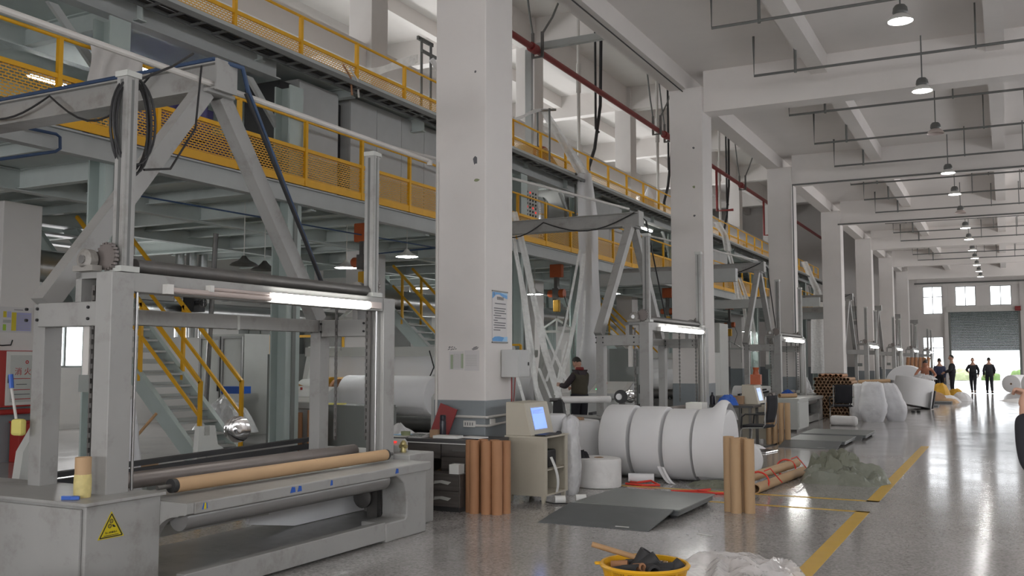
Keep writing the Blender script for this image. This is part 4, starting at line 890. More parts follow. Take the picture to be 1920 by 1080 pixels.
white_roll('fabric_roll', 'white roll lower of two right of stair foot', (-13.9,18.5,.40), .24, 2.0, 'x', core=.06)
if 0: t = thing('shrouded_roll', 'pale cloth-covered roll at left behind the rear post', 'roll', (-14.0,12.0,1.8)); MB().lathe([(0,0),(.12,0),(.19,.08),(.19,1.3),(.12,1.4),(0,1.4)], (-16.2,12.9,2.85), rot('Y',90), 28).build('shroud', 'green_grey', t)
# yellow guard rails on the machine, valve hand wheel
tag(MB().bar((-16.0,18.2,2.2),(-13.8,18.2,2.2),.06,.06).bar((-16,18.2,2.2),(-16,18.2,1.6),.05,.05).bar((-13.8,18.2,2.2),(-13.8,18.2,1.7),.05,.05).build('guard_rail','basket_yellow',smooth=False), 'bright yellow guard rail behind the winder beam', 'rail')
tag(MB().bar((-11.9,20.9,2.0),(-10.5,20.9,2.0),.05,.05).bar((-11.9,20.9,2.0),(-11.9,20.9,1.5),.05,.05).bar((-10.5,20.9,2.0),(-10.5,20.9,1.5),.05,.05).build('guard_rail','basket_yellow',smooth=False), 'bright yellow guard rail behind the second stairs', 'rail')
c = at(380,568,19); t = thing('hand_wheel_valve', 'black valve with spoked hand wheel above the winder beam', 'valve', c)
MB().lathe([(.075,-.012),(.10,-.012),(.10,.012),(.075,.012),(.075,-.012)], c, rot('X',90), 20, False).bar((c[0]-.09,c[1],c[2]),(c[0]+.09,c[1],c[2]),.015,.015).bar((c[0],c[1],c[2]-.09),(c[0],c[1],c[2]+.09),.015,.015).build('wheel', 'dark_steel', t)
MB().tube((c[0]-.45,c[1]+.2,c[2]+.02),(c[0],c[1],c[2]),.05,10).box(c[0]-.6,c[0]-.3,c[1]+.05,c[1]+.35,c[2]-.16,c[2]+.16).build('valve_body', 'rubber', t)
MB().tube((c[0]-.2,c[1]+.3,0),(c[0]+.1,c[1]+.2,c[2]+1.4),.05,8).build('support_pole', 'dark_steel', t)
# bits around the foot of the stairs
def heap(name, label, cat, c, rx, ry, h, mt, seed=0, rough=.3, n=56, rz=0, p=1.6, edge=.25, folds=None, fw=1.0):
    """a crumpled mound: low dome with many sharp-crested folds running in random directions"""
    cx, cy, cz = c; vs = []; rings = 30; rr = random.Random(seed*7+3); nf = folds or int(14+60*rough)
    F = []
    for _ in range(nf):
        a, d = rr.uniform(0, 2*PI), math.sqrt(rr.random())*.85; o = rr.gauss(0, .6) + a + PI/2*(rr.random() < .4)
        F.append((d*math.cos(a), d*math.sin(a), math.cos(o), math.sin(o), rr.uniform(.10,.26)*fw, rr.uniform(.25,.75)*fw, rr.uniform(.5,1)))
    m = MB()
    for j in range(rings+1):
        f = j/rings
        for i in range(n):
            a = 2*PI*i/n; er = 1 + edge*noise.noise(Vector((math.cos(a)*1.7+seed, math.sin(a)*1.7, seed*.7)))
            u, v = f*math.cos(a), f*math.sin(a)
            u2 = u + .05*noise.noise(Vector((u*5, v*5, seed))); v2 = v + .05*noise.noise(Vector((u*5, v*5, seed+9)))
            best = 0
            for fx, fy, dx, dy, w_, L_, k_ in F:
                qx, qy = u2-fx, v2-fy; al = abs(qx*dx+qy*dy)/L_; pe = abs(-qx*dy+qy*dx)/w_
                if al < 1 and pe < 1: best = max(best, k_*(1-pe)*(1-al*al))
            env = max(0, 1-f**p)
            z = h*(env*(1-rough*.75) + rough*.75*best*min(1, env*2.2) + .08*rough*noise.noise(Vector((u*6, v*6, seed+4)))*env)
            x, y = rx*u*er*(1+.12*rough*best), ry*v*er*(1+.12*rough*best)
            xx, yy = x*math.cos(rz)-y*math.sin(rz), x*math.sin(rz)+y*math.cos(rz)
            vs.append((cx+xx, cy+yy, cz+max(.004, z) if f < 1 else cz))
    fs = [(j*n+i, j*n+(i+1) % n, (j+1)*n+(i+1) % n, (j+1)*n+i) for j in range(rings) for i in range(n)]
    m.add(vs, fs); return tag(m.build(name, mt, ang=.35), label, cat)
def sack(name, label, c, w_, d_, h_, mt='sack_white', seed=0, tip=0, rz=0, taper=.55, group=None, cat='sack'):
    m = MB(); n = 40; K = 24; cx, cy, cz = c
    for k in range(K+1):
        f = k/K; z = h_*f
        s = (1 - (1-f)**6*.35)*(1 - taper*max(0,f-.25)**1.3/.75**1.3) if k < K else .42
        for i in range(n):
            a = 2*PI*i/n; ca, sa = math.cos(a), math.sin(a)
            q = (abs(ca)**3.6 + abs(sa)**3.6)**(-1/3.6)
            b = 1 + .12*noise.noise(Vector((ca*2+seed*3, sa*2, f*3))) + .07*noise.noise(Vector((ca*4.5, sa*4.5+seed, f*6))) + .05*(1-2*abs(noise.noise(Vector((ca*3+seed, sa*3, f*9))))) + .07*max(0,f-.5)*math.sin(a*9+seed+f*5)
            x = w_/2*q*ca*s*b + tip*f*f; y = d_/2*q*sa*s*b
            m.v.append((cx + x*math.cos(rz)-y*math.sin(rz), cy + x*math.sin(rz)+y*math.cos(rz), cz + z*(1+.04*noise.noise(Vector((ca*3,sa*3,seed))))*1.0))
    m.f += [(k*n+i, k*n+(i+1) % n, (k+1)*n+(i+1) % n, (k+1)*n+i) for k in range(K) for i in range(n)] + [tuple(range(n-1,-1,-1)), tuple(K*n+i for i in range(n))]
    return tag(m.build(name, mt, ang=1.0), label, cat, group)
sack('woven_sack', 'tall white sack leaning behind the left winder post', (-7.45,6.4,.0), .42,.36,1.25, seed=3, tip=.03, taper=.5)
heap('white_bag', 'flat white bag lying on floor behind the left winder post', 'sack', (-10.3,9.0,0), .55,.3,.30,'sack_white',2,.15)
heap('film_bundle', 'crumpled clear plastic bundle beside the stair foot', 'plastic', (-13.6,14.25,.25), .72,.42,.75,'film_cloudy',5,.35)
tag(MB().lathe([(0,0),(.34,0),(.36,.25),(0,.3)],(-13.6,14.25,0),n=16).build('pallet_stack','cabinet_dark'), 'dark pallet under crumpled plastic bundle', 'pallet')
tag(MB().bar((-12.15,14.3,.3),(-12.05,14.6,1.15),.16,.04,up=(1,0,0)).build('plank','wood',smooth=False), 'short wooden plank leaning beside the console', 'plank')
tag(MB().obox((-13.6,14.5,1.07),(.5,.3,.08)).obox((-13.6,14.5,1.0),(.5,.3,.06)).build('folded_tarp','blue'), 'folded blue tarp on crumpled plastic bundle', 'tarp')
for j in range(5):
    x = -11.15+j*.11
    core_tube('core_tube', 'reddish brown paper core standing before the console behind winder', (x,12.95,0),(x,12.95,.74),.052,'kraft_red','cores before the console')
for j in range(4):
    x = -10.52+j*.1
    core_tube('core_tube', 'reddish brown paper core standing before the low cabinet', (x,13.0,0),(x,13.0,.78),.05,'kraft_red','cores before the low cabinet')
heap('white_fabric_heap', 'white fabric heap between nearest winder and desk', 'fabric', (-7.1,10.6,0), .75,.6,.86,'nonwoven',8,.2)
tag(MB().obox((-10.2,13.25,.885),(.34,.22,.02),rot('Z',20)).build('yellow_papers','paper_yellow'), 'yellow papers on the low cabinet behind winder', 'paper')
# broom, dustpan and boards in the left gap
t = thing('broom', 'straw broom with blue binding leaning behind the left post', 'broom', (-8.2,6.4,0))
MB().tube((-8.05,6.6,.35),(-7.5,6.9,1.1),.014,8).build('handle', 'wood', t); MB().tube((-8.22,6.5,.12),(-8.05,6.6,.36),.07,10,.03).build('binding', 'blue', t); MB().lathe([(.05,.3),(.10,.12),(.13,0),(0,0)],(-8.28,6.46,0),n=12).build('bristles', 'wood', t)
tag(MB().prism([(5.6,0),(6.1,0),(6.1,.9),(6.0,1.04),(5.95,.98),(5.9,1.04),(5.75,.8),(5.7,.4)],'x',-8.0,-7.9).build('roll_stand','machine_pale',smooth=False), 'pale notched roll stand at the left picture edge', 'stand')
# fire hose cabinet, notice board and wall things on the inner column at left
pr = thing('column', 'white concrete column at the left picture edge with fire hose cabinet', 'column', (-14.65,10.25,0), 'inner columns', 'structure')
box('shaft', 'white_wall', -15.0, -14.3, 9.9, 10.6, 0, 4.2, pr, bev=.01); box('painted_band', 'blue_band', -15.004, -14.296, 9.896, 10.604, 0, .95, pr)
FX = -14.292
t = thing('fire_hose_cabinet', 'red and white fire hose cabinet on the pier at left edge', 'fire cabinet', (FX+.05,10.134,1.0))
box('red_case', 'red', FX, FX+.10, 9.712, 10.456, 0.879, 1.781, t); box('white_door', 'plastic_white', FX+.10, FX+.115, 9.966, 10.45, 0.904, 1.768, t, bev=.008)
box('door_glass', 'machine_pale', FX+.115, FX+.118, 10.034, 10.431, 0.953, 1.706, t)
text('消 火', .13, 'red', t, (FX+.119,10.258,1.435), FACE_X, 'lettering', .001)
for j, (w_, z_) in enumerate(((0.31, 1.33), (0.19, 1.237), (0.31, 1.151), (0.31, 1.077), (0.34, 1.002))): MB().box(FX+.118,FX+.1195,10.239-w_/2,10.239+w_/2,z_-.006,z_+.006).build('small_print', 'ink' if j % 2 else 'red', t, smooth=False)
MB().lathe([(.014,0),(.03,0),(.03,.002),(.014,.002),(.014,0)],(FX+.118,10.326,1.595),rot('Y',90),16,False).build('emblem', 'red', t); box('latch', 'black', FX+.115, FX+.125, 9.997, 10.01, 1.262, 1.385, t)
tag(MB().tube((FX+.06,9.762,.80),(FX+.06,10.506,.80),.045,10).build('red_pipe','red'), 'short red pipe under the fire hose cabinet', 'pipe')
t = thing('fire_extinguisher', 'red fire extinguisher box under the hose cabinet', 'extinguisher', (FX+.2,10.32,0)); box('case', 'red', FX+.02, FX+.25, 10.134, 10.506, 0, .62, t, bev=.01); box('lid', 'red', FX+.01, FX+.26, 10.121, 10.518, .62, .65, t); box('label', 'paper', FX+.25, FX+.253, 10.258, 10.406, .3, .36, t)
t = thing('notice_board', 'white notice board with yellow and lilac charts above fire cabinet', 'notice board', (FX,10.134,2.0))
box('board', 'poster_white', FX, FX+.012, 9.514, 10.462, 2.071, 2.484, t)
for y0, y1, z0, z1, mt in ((10.096,10.177,2.102,2.398,'sign_yellow'),(10.183,10.444,2.102,2.398,'lilac'),(9.948,10.003,2.312,2.41,'sign_yellow'),(10.016,10.084,2.312,2.41,'lilac'),(9.948,10.003,2.102,2.2,'lime'),(9.948,10.084,2.225,2.275,'ink_faint'),(10.134,10.295,2.435,2.445,'ink')):
    box('chart', mt, FX+.012, FX+.015, y0, y1, z0, z1, t)
for k in range(9): box('print_line', 'ink_faint', FX+.015, FX+.0165, 10.196, 10.431, 2.126+k*.028, 2.134+k*.028, t)
tag(MB().sweep([(FX+.02,9.638,1.88),(FX+.02,9.948,1.86),(FX+.02,10.096,1.87),(FX+.02,10.121,1.95)],.011,6).build('loose_cable','cable_black'), 'loose black cable above fire hose cabinet', 'cable')
# clutter on floor at left under platform
for j, (x, y, z, s) in enumerate(((-9.1,7.8,0,(.5,.4,.25)), (-9.7,8.4,0,(.3,.3,.35)), (-9.2,8.9,.0,(.6,.4,.2)))):
    tag(MB().box(x,x+s[0],y,y+s[1],z,z+s[2]).build('floor_box','cardboard' if j == 1 else 'cabinet_dark',smooth=False), ['dark box on the floor behind the winder left post','small carton on floor behind the winder','low dark box behind carton near the white bag'][j], 'box')
# ================================================================ WHITE WEBS AND STRIPS IN THE SECOND BAY
t = thing('roller_stand', 'grey roller frame on the upper platform holding the tall white web', 'frame', at(1015,290,25)[:2] + (D2,))
p = at(1015,195,25)
for dx in (-.1,.25): MB().tube((p[0]+dx,p[1],D2),(p[0]+dx,p[1],p[2]-.05),.03,8).build('upright', 'pipe_grey', t)
MB().tube((p[0]-.25,p[1]-.1,p[2]-.08),(p[0]+.4,p[1]+.1,p[2]-.08),.035,10).build('roller', 'steel', t)
q = at(1093,322,26.2); t = thing('web_guide', 'grey guide frame at the platform edge where the white web turns down', 'frame', (q[0],q[1],q[2]-1.2))
MB().bar((q[0]-.2,q[1],q[2]),(q[0]+.18,q[1],q[2]),.05,.07).bar((q[0]-.2,q[1],q[2]),(q[0]-.2,q[1],q[2]-1.2),.05,.05).bar((q[0]+.18,q[1],q[2]),(q[0]+.18,q[1],q[2]-.3),.05,.05).bar((q[0]-.2,q[1],q[2]-1.2),(-10.55,q[1],q[2]-1.2),.05,.05).build('guide_bars', 'pipe_grey', t, smooth=False)
def ribbon(name, label, pts, w, mt='veil', group='white fabric strips in second bay', twist=0, cat='fabric strip', wave=.1):
    """pts: (px, py, depth) centre line, w: width in metres (number or list)"""
    P = [Vector(at(*q)) for q in pts]; n = (len(P)-1)*8+1; ws = w if isinstance(w, (list, tuple)) else [w]*len(P)
    def c(u):
        s = u*(len(P)-1); i = min(int(s), len(P)-2); f = s-i; g_ = f*f*(3-2*f)*.3 + f*.7
        return P[i].lerp(P[i+1], g_), ws[i]*(1-f) + ws[i+1]*f
    def fn(u, v):
        q, ww = c(u); a = twist*u*PI + .3*math.sin(u*9)
        d = Vector((math.cos(a)*CY, math.cos(a)*SY*.6 + math.sin(a), 0))
        fold = wave*ww*math.sin(v*9 + u*4)
        return q + d*(v-.5)*ww + Vector((.3,-1,0))*fold
    m = MB(); m.grid(n, 7, fn); return tag(m.build(name, mt, ang=1.2), label, cat, group)
ribbon('fabric_web', 'white fabric web climbing to the upper roller frame', [(940,228,23),(985,210,24.5),(1015,197,25)], [.3,.25,.3], cat='fabric web')
ribbon('fabric_web', 'white fabric web slanting down from roller frame to the platform edge', [(1018,197,25),(1060,265,25.6),(1095,322,26)], [.2,.33,.36], cat='fabric web')
ribbon('fabric_web', 'broad white fabric web hanging from the upper platform to the floor', [(1097,322,26),(1103,400,25.6),(1105,500,25),(1106,640,24.4),(1107,785,24)], [.40,.52,.62,.70,.76], cat='fabric web', mt='nonwoven', wave=.12)
SL = [([(964,395,21),(985,480,21),(1003,570,21),(1022,660,20),(1056,770,19)], .20, 'broadest of the left strips'),
      ([(963,440,21),(978,540,21),(990,650,20),(1012,770,19.5)], .11, 'leftmost strip beside the nearest column'),
      ([(966,470,20.5),(985,560,20.5),(998,660,20),(1005,725,19.6),(1030,790,19)], .13, 'second strip from the nearest column'),
      ([(985,480,21.5),(1003,560,21.5),(1020,620,21),(1040,665,20.6)], .07, 'narrow strip crossing before the spreader'),
      ([(1088,468,22.5),(1073,545,22),(1058,615,21.5),(1040,668,21),(1024,715,20.5)], .08, 'narrow strip slanting left from the broad web'),
      ([(1096,475,22.5),(1085,560,22),(1068,650,21),(1050,715,20.3),(1036,785,19.6)], .13, 'wider strip slanting left from the broad web'),
      ([(1097,545,22.6),(1094,620,22.3),(1086,672,22)], .07, 'short twisted strip beside the broad web'),
      ([(1040,665,20.6),(1058,705,20.2),(1078,745,19.8),(1090,772,19.6)], .10, 'strip slanting down behind the man'),
      ([(968,700,19.5),(978,735,19.3),(985,760,19.1)], .09, 'short strip behind the computer'),
      ([(1010,690,20),(1030,740,19.6),(1045,775,19.2)], .08, 'strip between crossing bundles'),
      ([(1062,640,21),(1050,690,20.4),(1040,740,19.8)], .06, 'thin strip left of the man')]
for pts, w_, lb in SL: ribbon('fabric_strip', 'white hanging fabric strip, ' + lb, pts, w_*.72, twist=.12, wave=.05)
for j, (px, lb) in enumerate(((1400,'left'),(1412,'right'))):
    ribbon('fabric_strip', 'distant white strip beside the third crane, ' + lb, [(1380+j*8,520,40),(px-4,580,39),(px+6,660,38)], .16, group='distant white strips')
ribbon('fabric_web', 'distant white web rising above railing right of second column', [(1346,415,38),(1362,440,38),(1368,470,38.2)], .3, cat='fabric web')
ribbon('fabric_web', 'distant white web by the third crane apex', [(1368,470,38.2),(1376,500,38),(1385,560,37.5)], .18, cat='fabric web')
ribbon('fabric_web', 'distant white web right of the third column', [(1510,490,56),(1525,525,56),(1534,545,56),(1540,600,55),(1545,700,54)], [.4,.4,.5,1.2,1.6], cat='fabric web')
# ================================================================ DESK AND COMPUTER AT THE NEAREST COLUMN
t = thing('desk', 'dark wood office desk against the nearest column', 'desk', (-5.77,9.55,0))
box('desk_top', 'desk_dark', -6.42, -5.12, 9.22, 9.885, .705, .745, t, bev=.004); box('edge_strip', 'plastic_white', -6.42, -5.12, 9.216, 9.222, .698, .707, t)
box('apron', 'desk_wood', -6.36, -5.66, 9.27, 9.29, .53, .70, t); box('side_panel', 'desk_wood', -6.38, -6.34, 9.27, 9.87, 0, .70, t)
box('back_panel', 'desk_wood', -6.34, -5.2, 9.84, 9.86, .2, .70, t)
ped = box('drawer_unit', 'desk_wood', -5.66, -5.18, 9.29, 9.86, .04, .70, t)
for z0, z1, x in ((.56,.69,0),(.42,.55,0)):
    dr = box('drawer', 'desk_wood', -5.65, -5.19, 9.27, 9.29, z0, z1, t); box('handle', 'dark_steel', -5.5, -5.34, 9.255, 9.27, (z0+z1)/2-.008, (z0+z1)/2+.008, dr)
box('plinth', 'desk_dark', -5.66, -5.18, 9.30, 9.86, 0, .06, t)
t = thing('drawer_pedestal', 'small dark drawer unit with torn labels under the desk front', 'drawer unit', (-5.45,9.25,0))
box('body', 'desk_wood', -5.70, -5.24, 8.98, 9.24, .05, .40, t, bev=.004); box('plinth', 'desk_dark', -5.68, -5.26, 9.0, 9.22, 0, .05, t)
for z0, z1 in ((.23,.39),(.06,.22)):
    dr = box('drawer', 'desk_wood', -5.69, -5.25, 8.965, 8.98, z0, z1, t)
    MB().prism([(-5.56,z0+.06),(-5.48,z0+.075),(-5.38,z0+.06),(-5.34,z0+.09),(-5.45,z0+.105),(-5.55,z0+.095)], 'y', 8.962, 8.966).build('torn_label', 'ink_faint', dr, smooth=False)
tag(MB().box(-5.40,-5.28,9.02,9.14,.40,.50).build('notepad','paper',smooth=False), 'small block of paper on the low drawer unit', 'paper')
t = thing('open_carton', 'torn cardboard box with plastic beneath the desk', 'carton', (-6.0,9.3,0))
MB().box(-6.22,-5.80,9.04,9.46,0,.26).build('box_body', 'cardboard', t, smooth=False)
MB().add([(-6.22,9.04,.26),(-5.8,9.04,.26),(-5.84,8.98,.40),(-6.16,8.99,.37)],[(0,1,2,3)]).add([(-6.22,9.04,.26),(-6.22,9.46,.26),(-6.30,9.42,.42),(-6.29,9.1,.40)],[(0,1,2,3)]).add([(-5.8,9.04,.26),(-5.8,9.46,.26),(-5.74,9.4,.40),(-5.76,9.1,.36)],[(0,1,2,3)]).build('flap', 'cardboard', t, smooth=False, solid=.006)
h = heap('carton_plastic', 'x', None, (-6.0,9.25,.24), .17,.17,.18,'film_grey',4,.5); h.parent = t; h.location = Vector(h.location) - Vector((-6.0,9.3,0)); del h['label']
tag(MB().bar((-6.15,8.92,.0),(-6.15,8.92,.5),.015,.015).build('green_rod','lime'), 'thin green rod standing left of torn carton', 'rod')
# things on the desk
tag(MB().lathe([(0,0),(.035,0),(.037,.02),(.037,.17),(.033,.19),(.035,.20),(.035,.245),(.028,.255),(0,.255)],(-5.76,9.48,.745),n=20).build('thermos','bottle_dark'), 'black steel thermos bottle on the desk', 'bottle')
tag(MB().obox((-5.93,9.79,.925),(.24,.015,.33),rot('Y',18) @ rot('X',-8)).build('red_folder','red_pipe'), 'dark red folder leaning on the column behind the desk', 'folder')
tag(MB().box(-5.90,-5.79,9.42,9.52,.745,.83).build('small_carton','core_brown',smooth=False), 'small brown carton beside the thermos', 'carton')
t = thing('calculator', 'grey desk calculator on the dark desk', 'calculator', (-6.02,9.36,.745))
MB().prism([(9.28,.745),(9.48,.745),(9.48,.79),(9.28,.755)],'x',-6.10,-5.93).build('body', 'cabinet_grey', t, smooth=False)
for i in range(4):
    for j in range(3): MB().obox((-6.075+i*.04,9.315+j*.04,.764+j*.008),(.026,.026,.008)).build('key', 'cabinet_dark', t, smooth=False)
tag(MB().pipe((-6.24,9.44,.745),(-6.24,9.44,.80),.055,.04,18).build('tape_roll','olive'), 'olive roll of tape on the dark desk', 'tape')
for j, (x, y, s, a, mt, lb) in enumerate(((-6.25,9.32,(.22,.15,.006),15,'paper','crumpled white sheet at the desk left end'), (-5.62,9.36,(.30,.16,.03),5,'paper','stack of white papers in front of the thermos'), (-5.36,9.5,(.26,.18,.012),-8,'paper','white papers at the right end of desk'), (-6.33,9.5,(.16,.2,.006),-10,'poster_light','pale blue sheet under the white papers on desk'))):
    tag(MB().obox((x,y,.748+s[2]/2+j*.002),s,rot('Z',a)).build('paper_sheets',mt,smooth=False), lb, 'paper')
t = thing('scale_display', 'small grey weighing display with red digits left of the desk', 'display', (-6.62,8.95,.74))
MB().prism([(8.25,.702),(8.30,.702),(8.30,.79),(8.25,.83),(8.13,.77),(8.13,.702)],'x',-5.60,-5.46).build('body', 'machine_pale', t, smooth=False)
MB().obox((-5.53,8.16,.80),(.05,.02,.012),rot('X',28)).build('digits', 'led_red', t, smooth=False)
# power sockets
for x0, x1, y0, y1, z, lb in ((-5.72,-5.56,9.87,9.896,.84,'white power socket strip on nearest column above desk'), (-5.44,-5.42,10.0,10.12,.86,'white socket box on the aisle side of nearest column')):
    t = thing('power_socket', lb, 'socket', ((x0+x1)/2,(y0+y1)/2,z)); box('body', 'plastic_white', x0, x1, y0, y1, z, z+.075, t, bev=.004)
    for k in range(4):
        if x1-x0 > .1: box('socket_hole', 'ink', x0+.025+k*.032, x0+.035+k*.032, y0-.002, y0+.001, z+.02, z+.055, t)
# papers, poster and box on the nearest column
t = thing('posted_notices', 'faded papers taped to the camera side of nearest column', 'notice', (-5.75,9.89,1.5))
box('sheet', 'poster_white', -5.93, -5.74, 9.895, 9.899, 1.51, 1.73, t); box('sheet', 'poster_white', -5.72, -5.52, 9.895, 9.899, 1.50, 1.74, t)
box('stain', 'paper_green', -5.91, -5.875, 9.893, 9.8955, 1.52, 1.69, t); box('stain', 'paper_green', -5.765, -5.735, 9.893, 9.8955, 1.53, 1.70, t)
for k in range(7): box('print_line', 'ink_faint', -5.70, -5.55, 9.893, 9.8955, 1.56+k*.02, 1.564+k*.02, t)
for k in range(6): box('print_line', 'ink_faint', -5.865+k*.018, -5.862+k*.018, 9.893, 9.8955, 1.53, 1.70, t)
m = MB()
for k, (a, b, c_, d_) in enumerate(((-5.94,1.775,-5.91,1.78),(-5.93,1.77,-5.925,1.79),(-5.90,1.77,-5.885,1.79),(-5.87,1.78,-5.85,1.775),(-5.95,1.75,-5.92,1.76),(-5.91,1.745,-5.885,1.76),(-5.88,1.75,-5.86,1.76),(-5.85,1.755,-5.83,1.76),(-5.62,1.755,-5.53,1.775),(-5.61,1.745,-5.54,1.76),(-5.60,1.77,-5.55,1.785))):
    m.bar((a,9.897,b),(c_,9.897,d_),.007,.003,up=(0,1,0))
m.build('handwriting', 'ink', t, smooth=False)
t = thing('blue_poster', 'tall white and blue notice poster on the aisle side of nearest column', 'poster', (-5.43,10.25,1.83))
box('sheet', 'poster_white', -5.438, -5.432, 10.06, 10.44, 1.84, 2.45, t); box('hanging_bar', 'pipe_grey', -5.438, -5.425, 10.05, 10.45, 2.445, 2.46, t); box('hanging_bar', 'pipe_grey', -5.438, -5.425, 10.05, 10.45, 1.83, 1.845, t)
MB().prism([(10.06,2.44),(10.44,2.44),(10.44,2.37),(10.34,2.385),(10.24,2.415),(10.15,2.41),(10.06,2.36)],'x',-5.432,-5.430).build('blue_header', 'poster_blue', t, smooth=False)
MB().prism([(10.25,2.44),(10.44,2.44),(10.44,2.41),(10.36,2.42)],'x',-5.430,-5.429).build('light_wave', 'poster_light', t, smooth=False)
MB().prism([(10.06,1.85),(10.44,1.85),(10.44,1.88),(10.36,1.90),(10.22,1.91),(10.12,1.905),(10.06,1.885)],'x',-5.432,-5.430).build('blue_footer', 'poster_blue', t, smooth=False)
MB().prism([(10.30,1.85),(10.44,1.85),(10.44,1.91),(10.36,1.905)],'x',-5.430,-5.429).build('light_wave', 'poster_light', t, smooth=False)
text('管理制度', .045, 'ink', t, (-5.430,10.26,2.365), FACE_X, 'heading', .0003)
MB().prism([(10.085,2.40),(10.115,2.40),(10.108,2.407),(10.104,2.407),(10.104,2.425),(10.112,2.432),(10.088,2.432),(10.096,2.425),(10.096,2.407),(10.092,2.407)],'x',-5.430,-5.429).build('logo', 'ink', t, smooth=False)
for k, (a, b) in enumerate(((.06,.34),(.04,.34),(.04,.31),(.06,.35),(.03,.22),(.06,.34),(.03,.13),(.05,.34),(.03,.32),(.05,.34),(.03,.2))):
    z = 2.30 - (k + (1 if k else 0))*.029
    box('print_line', 'ink', -5.432, -5.430, 10.06+a, 10.06+b, z, z+.010, t)
t = thing('switch_box', 'grey metal switch box on the aisle side of nearest column', 'switch box', (-5.3,10.5,1.42))
box('case', 'cabinet_grey', -5.43, -5.20, 10.28, 10.58, 1.42, 1.75, t, bev=.005); dd = box('door', 'cabinet_grey', -5.20, -5.19, 10.29, 10.57, 1.43, 1.74, t); box('lock', 'black', -5.19, -5.18, 10.52, 10.54, 1.56, 1.6, dd)
MB().sweep([(-5.35,10.4,1.42),(-5.36,10.42,1.2),(-5.37,10.44,1.0)],.008,6).sweep([(-5.30,10.4,1.42),(-5.33,10.43,1.2),(-5.37,10.46,1.0)],.006,6).build('wires', 'red_pipe', t)
# industrial computer cabinet
def computer(name, label, loc, flip=False):
    t = thing(name, label, 'computer', loc, 'computer cabinets'); x, y, z = loc      # front (operator side) looks to +X
    def bx(nm, mt, a, b, c, d, e, f, par=t, **k): return box(nm, mt, x+a, x+b, y+c, y+d, e, f, par, **k)
    bx('side_panel', 'beige', 0, .50, 0, .02, .08, .74); bx('side_panel', 'beige', 0, .50, .62, .64, .08, .74); bx('back_panel', 'beige', 0, .02, .02, .62, .08, .74)
    bx('top_board', 'beige', -.01, .51, -.01, .65, .735, .755); bx('shelf', 'beige', .02, .48, .02, .62, .36, .375); bx('bottom_board', 'beige', 0, .50, .02, .62, .08, .10)
    bx('face_stile', 'beige', .485, .50, .02, .07, .10, .735); bx('face_stile', 'beige', .485, .50, .57, .62, .10, .735)
    for a in (.02,.44):
        for c in (.02,.56): MB().prism([(x+a,0.08),(x+a+.05,.08),(x+a+.04,0),(x+a+.01,0)],'y',y+c,y+c+.05).build('foot', 'beige', t, smooth=False)
    MB().prism([(x+0,.755),(x+.33,.755),(x+.24,1.13),(x+0,1.14)],'y',y+.0,y+.62).build('monitor_housing', 'beige', t, smooth=False, bev=.008)
    n = Vector((.375,0,.09)).normalized(); u = Vector((-.09,0,.375)).normalized()
    def P(v, w_, o): q = Vector((x+.33,y+v,.755)) + u*w_ + n*o; return q
    def plate(nm, mt, v0, v1, w0, w1, o):
        A = [P(v0,w0,o),P(v1,w0,o),P(v1,w1,o),P(v0,w1,o)]; B = [p_-n*.01 for p_ in A]
        return MB().add(A+B,[(0,1,2,3),(0,4,5,1),(1,5,6,2),(2,6,7,3),(3,7,4,0)]).build(nm, mt, t, smooth=False)
    plate('screen_bezel', 'cabinet_grey', .11, .47, .055, .335, .004); sc_ = plate('screen', 'screen', .125, .455, .07, .32, .007)
    for k in range(4): plate('screen_line', 'lilac', .16, .42 - .05*(k % 3), .29-k*.012, .293-k*.012, .0085)
    MB().box(x+.36,x+.50,y+.02,y+.42,.757,.775).build('keyboard', 'black', t, smooth=False, bev=.004)
    MB().lathe([(0,0),(.035,0),(.034,.015),(.02,.03),(0,.032)],(x+.44,y+.52,.756),n=14).build('mouse', 'black', t)
    return t
K1 = computer('computer_cabinet', 'beige computer cabinet with blue screen beside nearest column', (-5.20,9.96,0))
tag(MB().box(-5.0,-4.78,10.15,10.45,.376,.58).build('label_printer','black',smooth=False,bev=.02), 'black printer on the shelf inside the computer cabinet', 'printer')
m = MB(); m.grid(12,3,lambda u,v:(-4.76+.09*math.sin(u*2.2), 10.22+.07*v, .50-.40*u)); tag(m.build('paper_strip','paper'), 'strip of white paper hanging out of cabinet printer', 'paper')
for j, (a, b) in enumerate(((-4.62,10.05),(-4.45,10.25))): tag(MB().lathe([(0,0),(.045,0),(.045,.12),(0,.12)],(a,b,.045),rot('Z',35) @ rot('Y',90),18).build('paper_roll','paper'), ['small white paper roll on floor before the computer cabinet','second small white paper roll on floor beside it'][j], 'paper roll')
tag(MB().sweep([(-4.8,10.05,.02),(-4.6,9.98,.012),(-4.35,10.1,.012),(-4.2,10.3,.012),(-4.0,10.25,.012)],.008,6).build('floor_cable','cable_black'), 'thin cable on floor in front of computer cabinet', 'cable')
sack('wrapped_bundle', 'tall white plastic-wrapped bundle right behind the computer cabinet', (-4.78,10.86,0), .24,.26,.94,'film_cloudy',9,0,taper=.3)
# brown cores standing at the desk
for j, (x, y, r) in enumerate(((-5.178,9.10,.055),(-5.09,9.03,.055),(-5.05,9.15,.055),(-4.955,9.05,.058),(-4.93,9.18,.055),(-4.84,9.07,.058),(-4.80,9.19,.055))):
    core_tube('core_tube', 'reddish brown paper core standing in the group before the desk end', (x,y,0),(x,y,.765+.004*(j % 3)),r,'kraft_red','cores standing at the desk')
for j, (x, y) in enumerate(((-2.715,10.42),(-2.62,10.33),(-2.585,10.47),(-2.49,10.39))):
    core_tube('core_tube', 'kraft paper core standing in the group on the aisle floor', (x,y,0),(x,y,.80-.006*j),.058,'kraft','cores standing on the aisle floor', n=18)
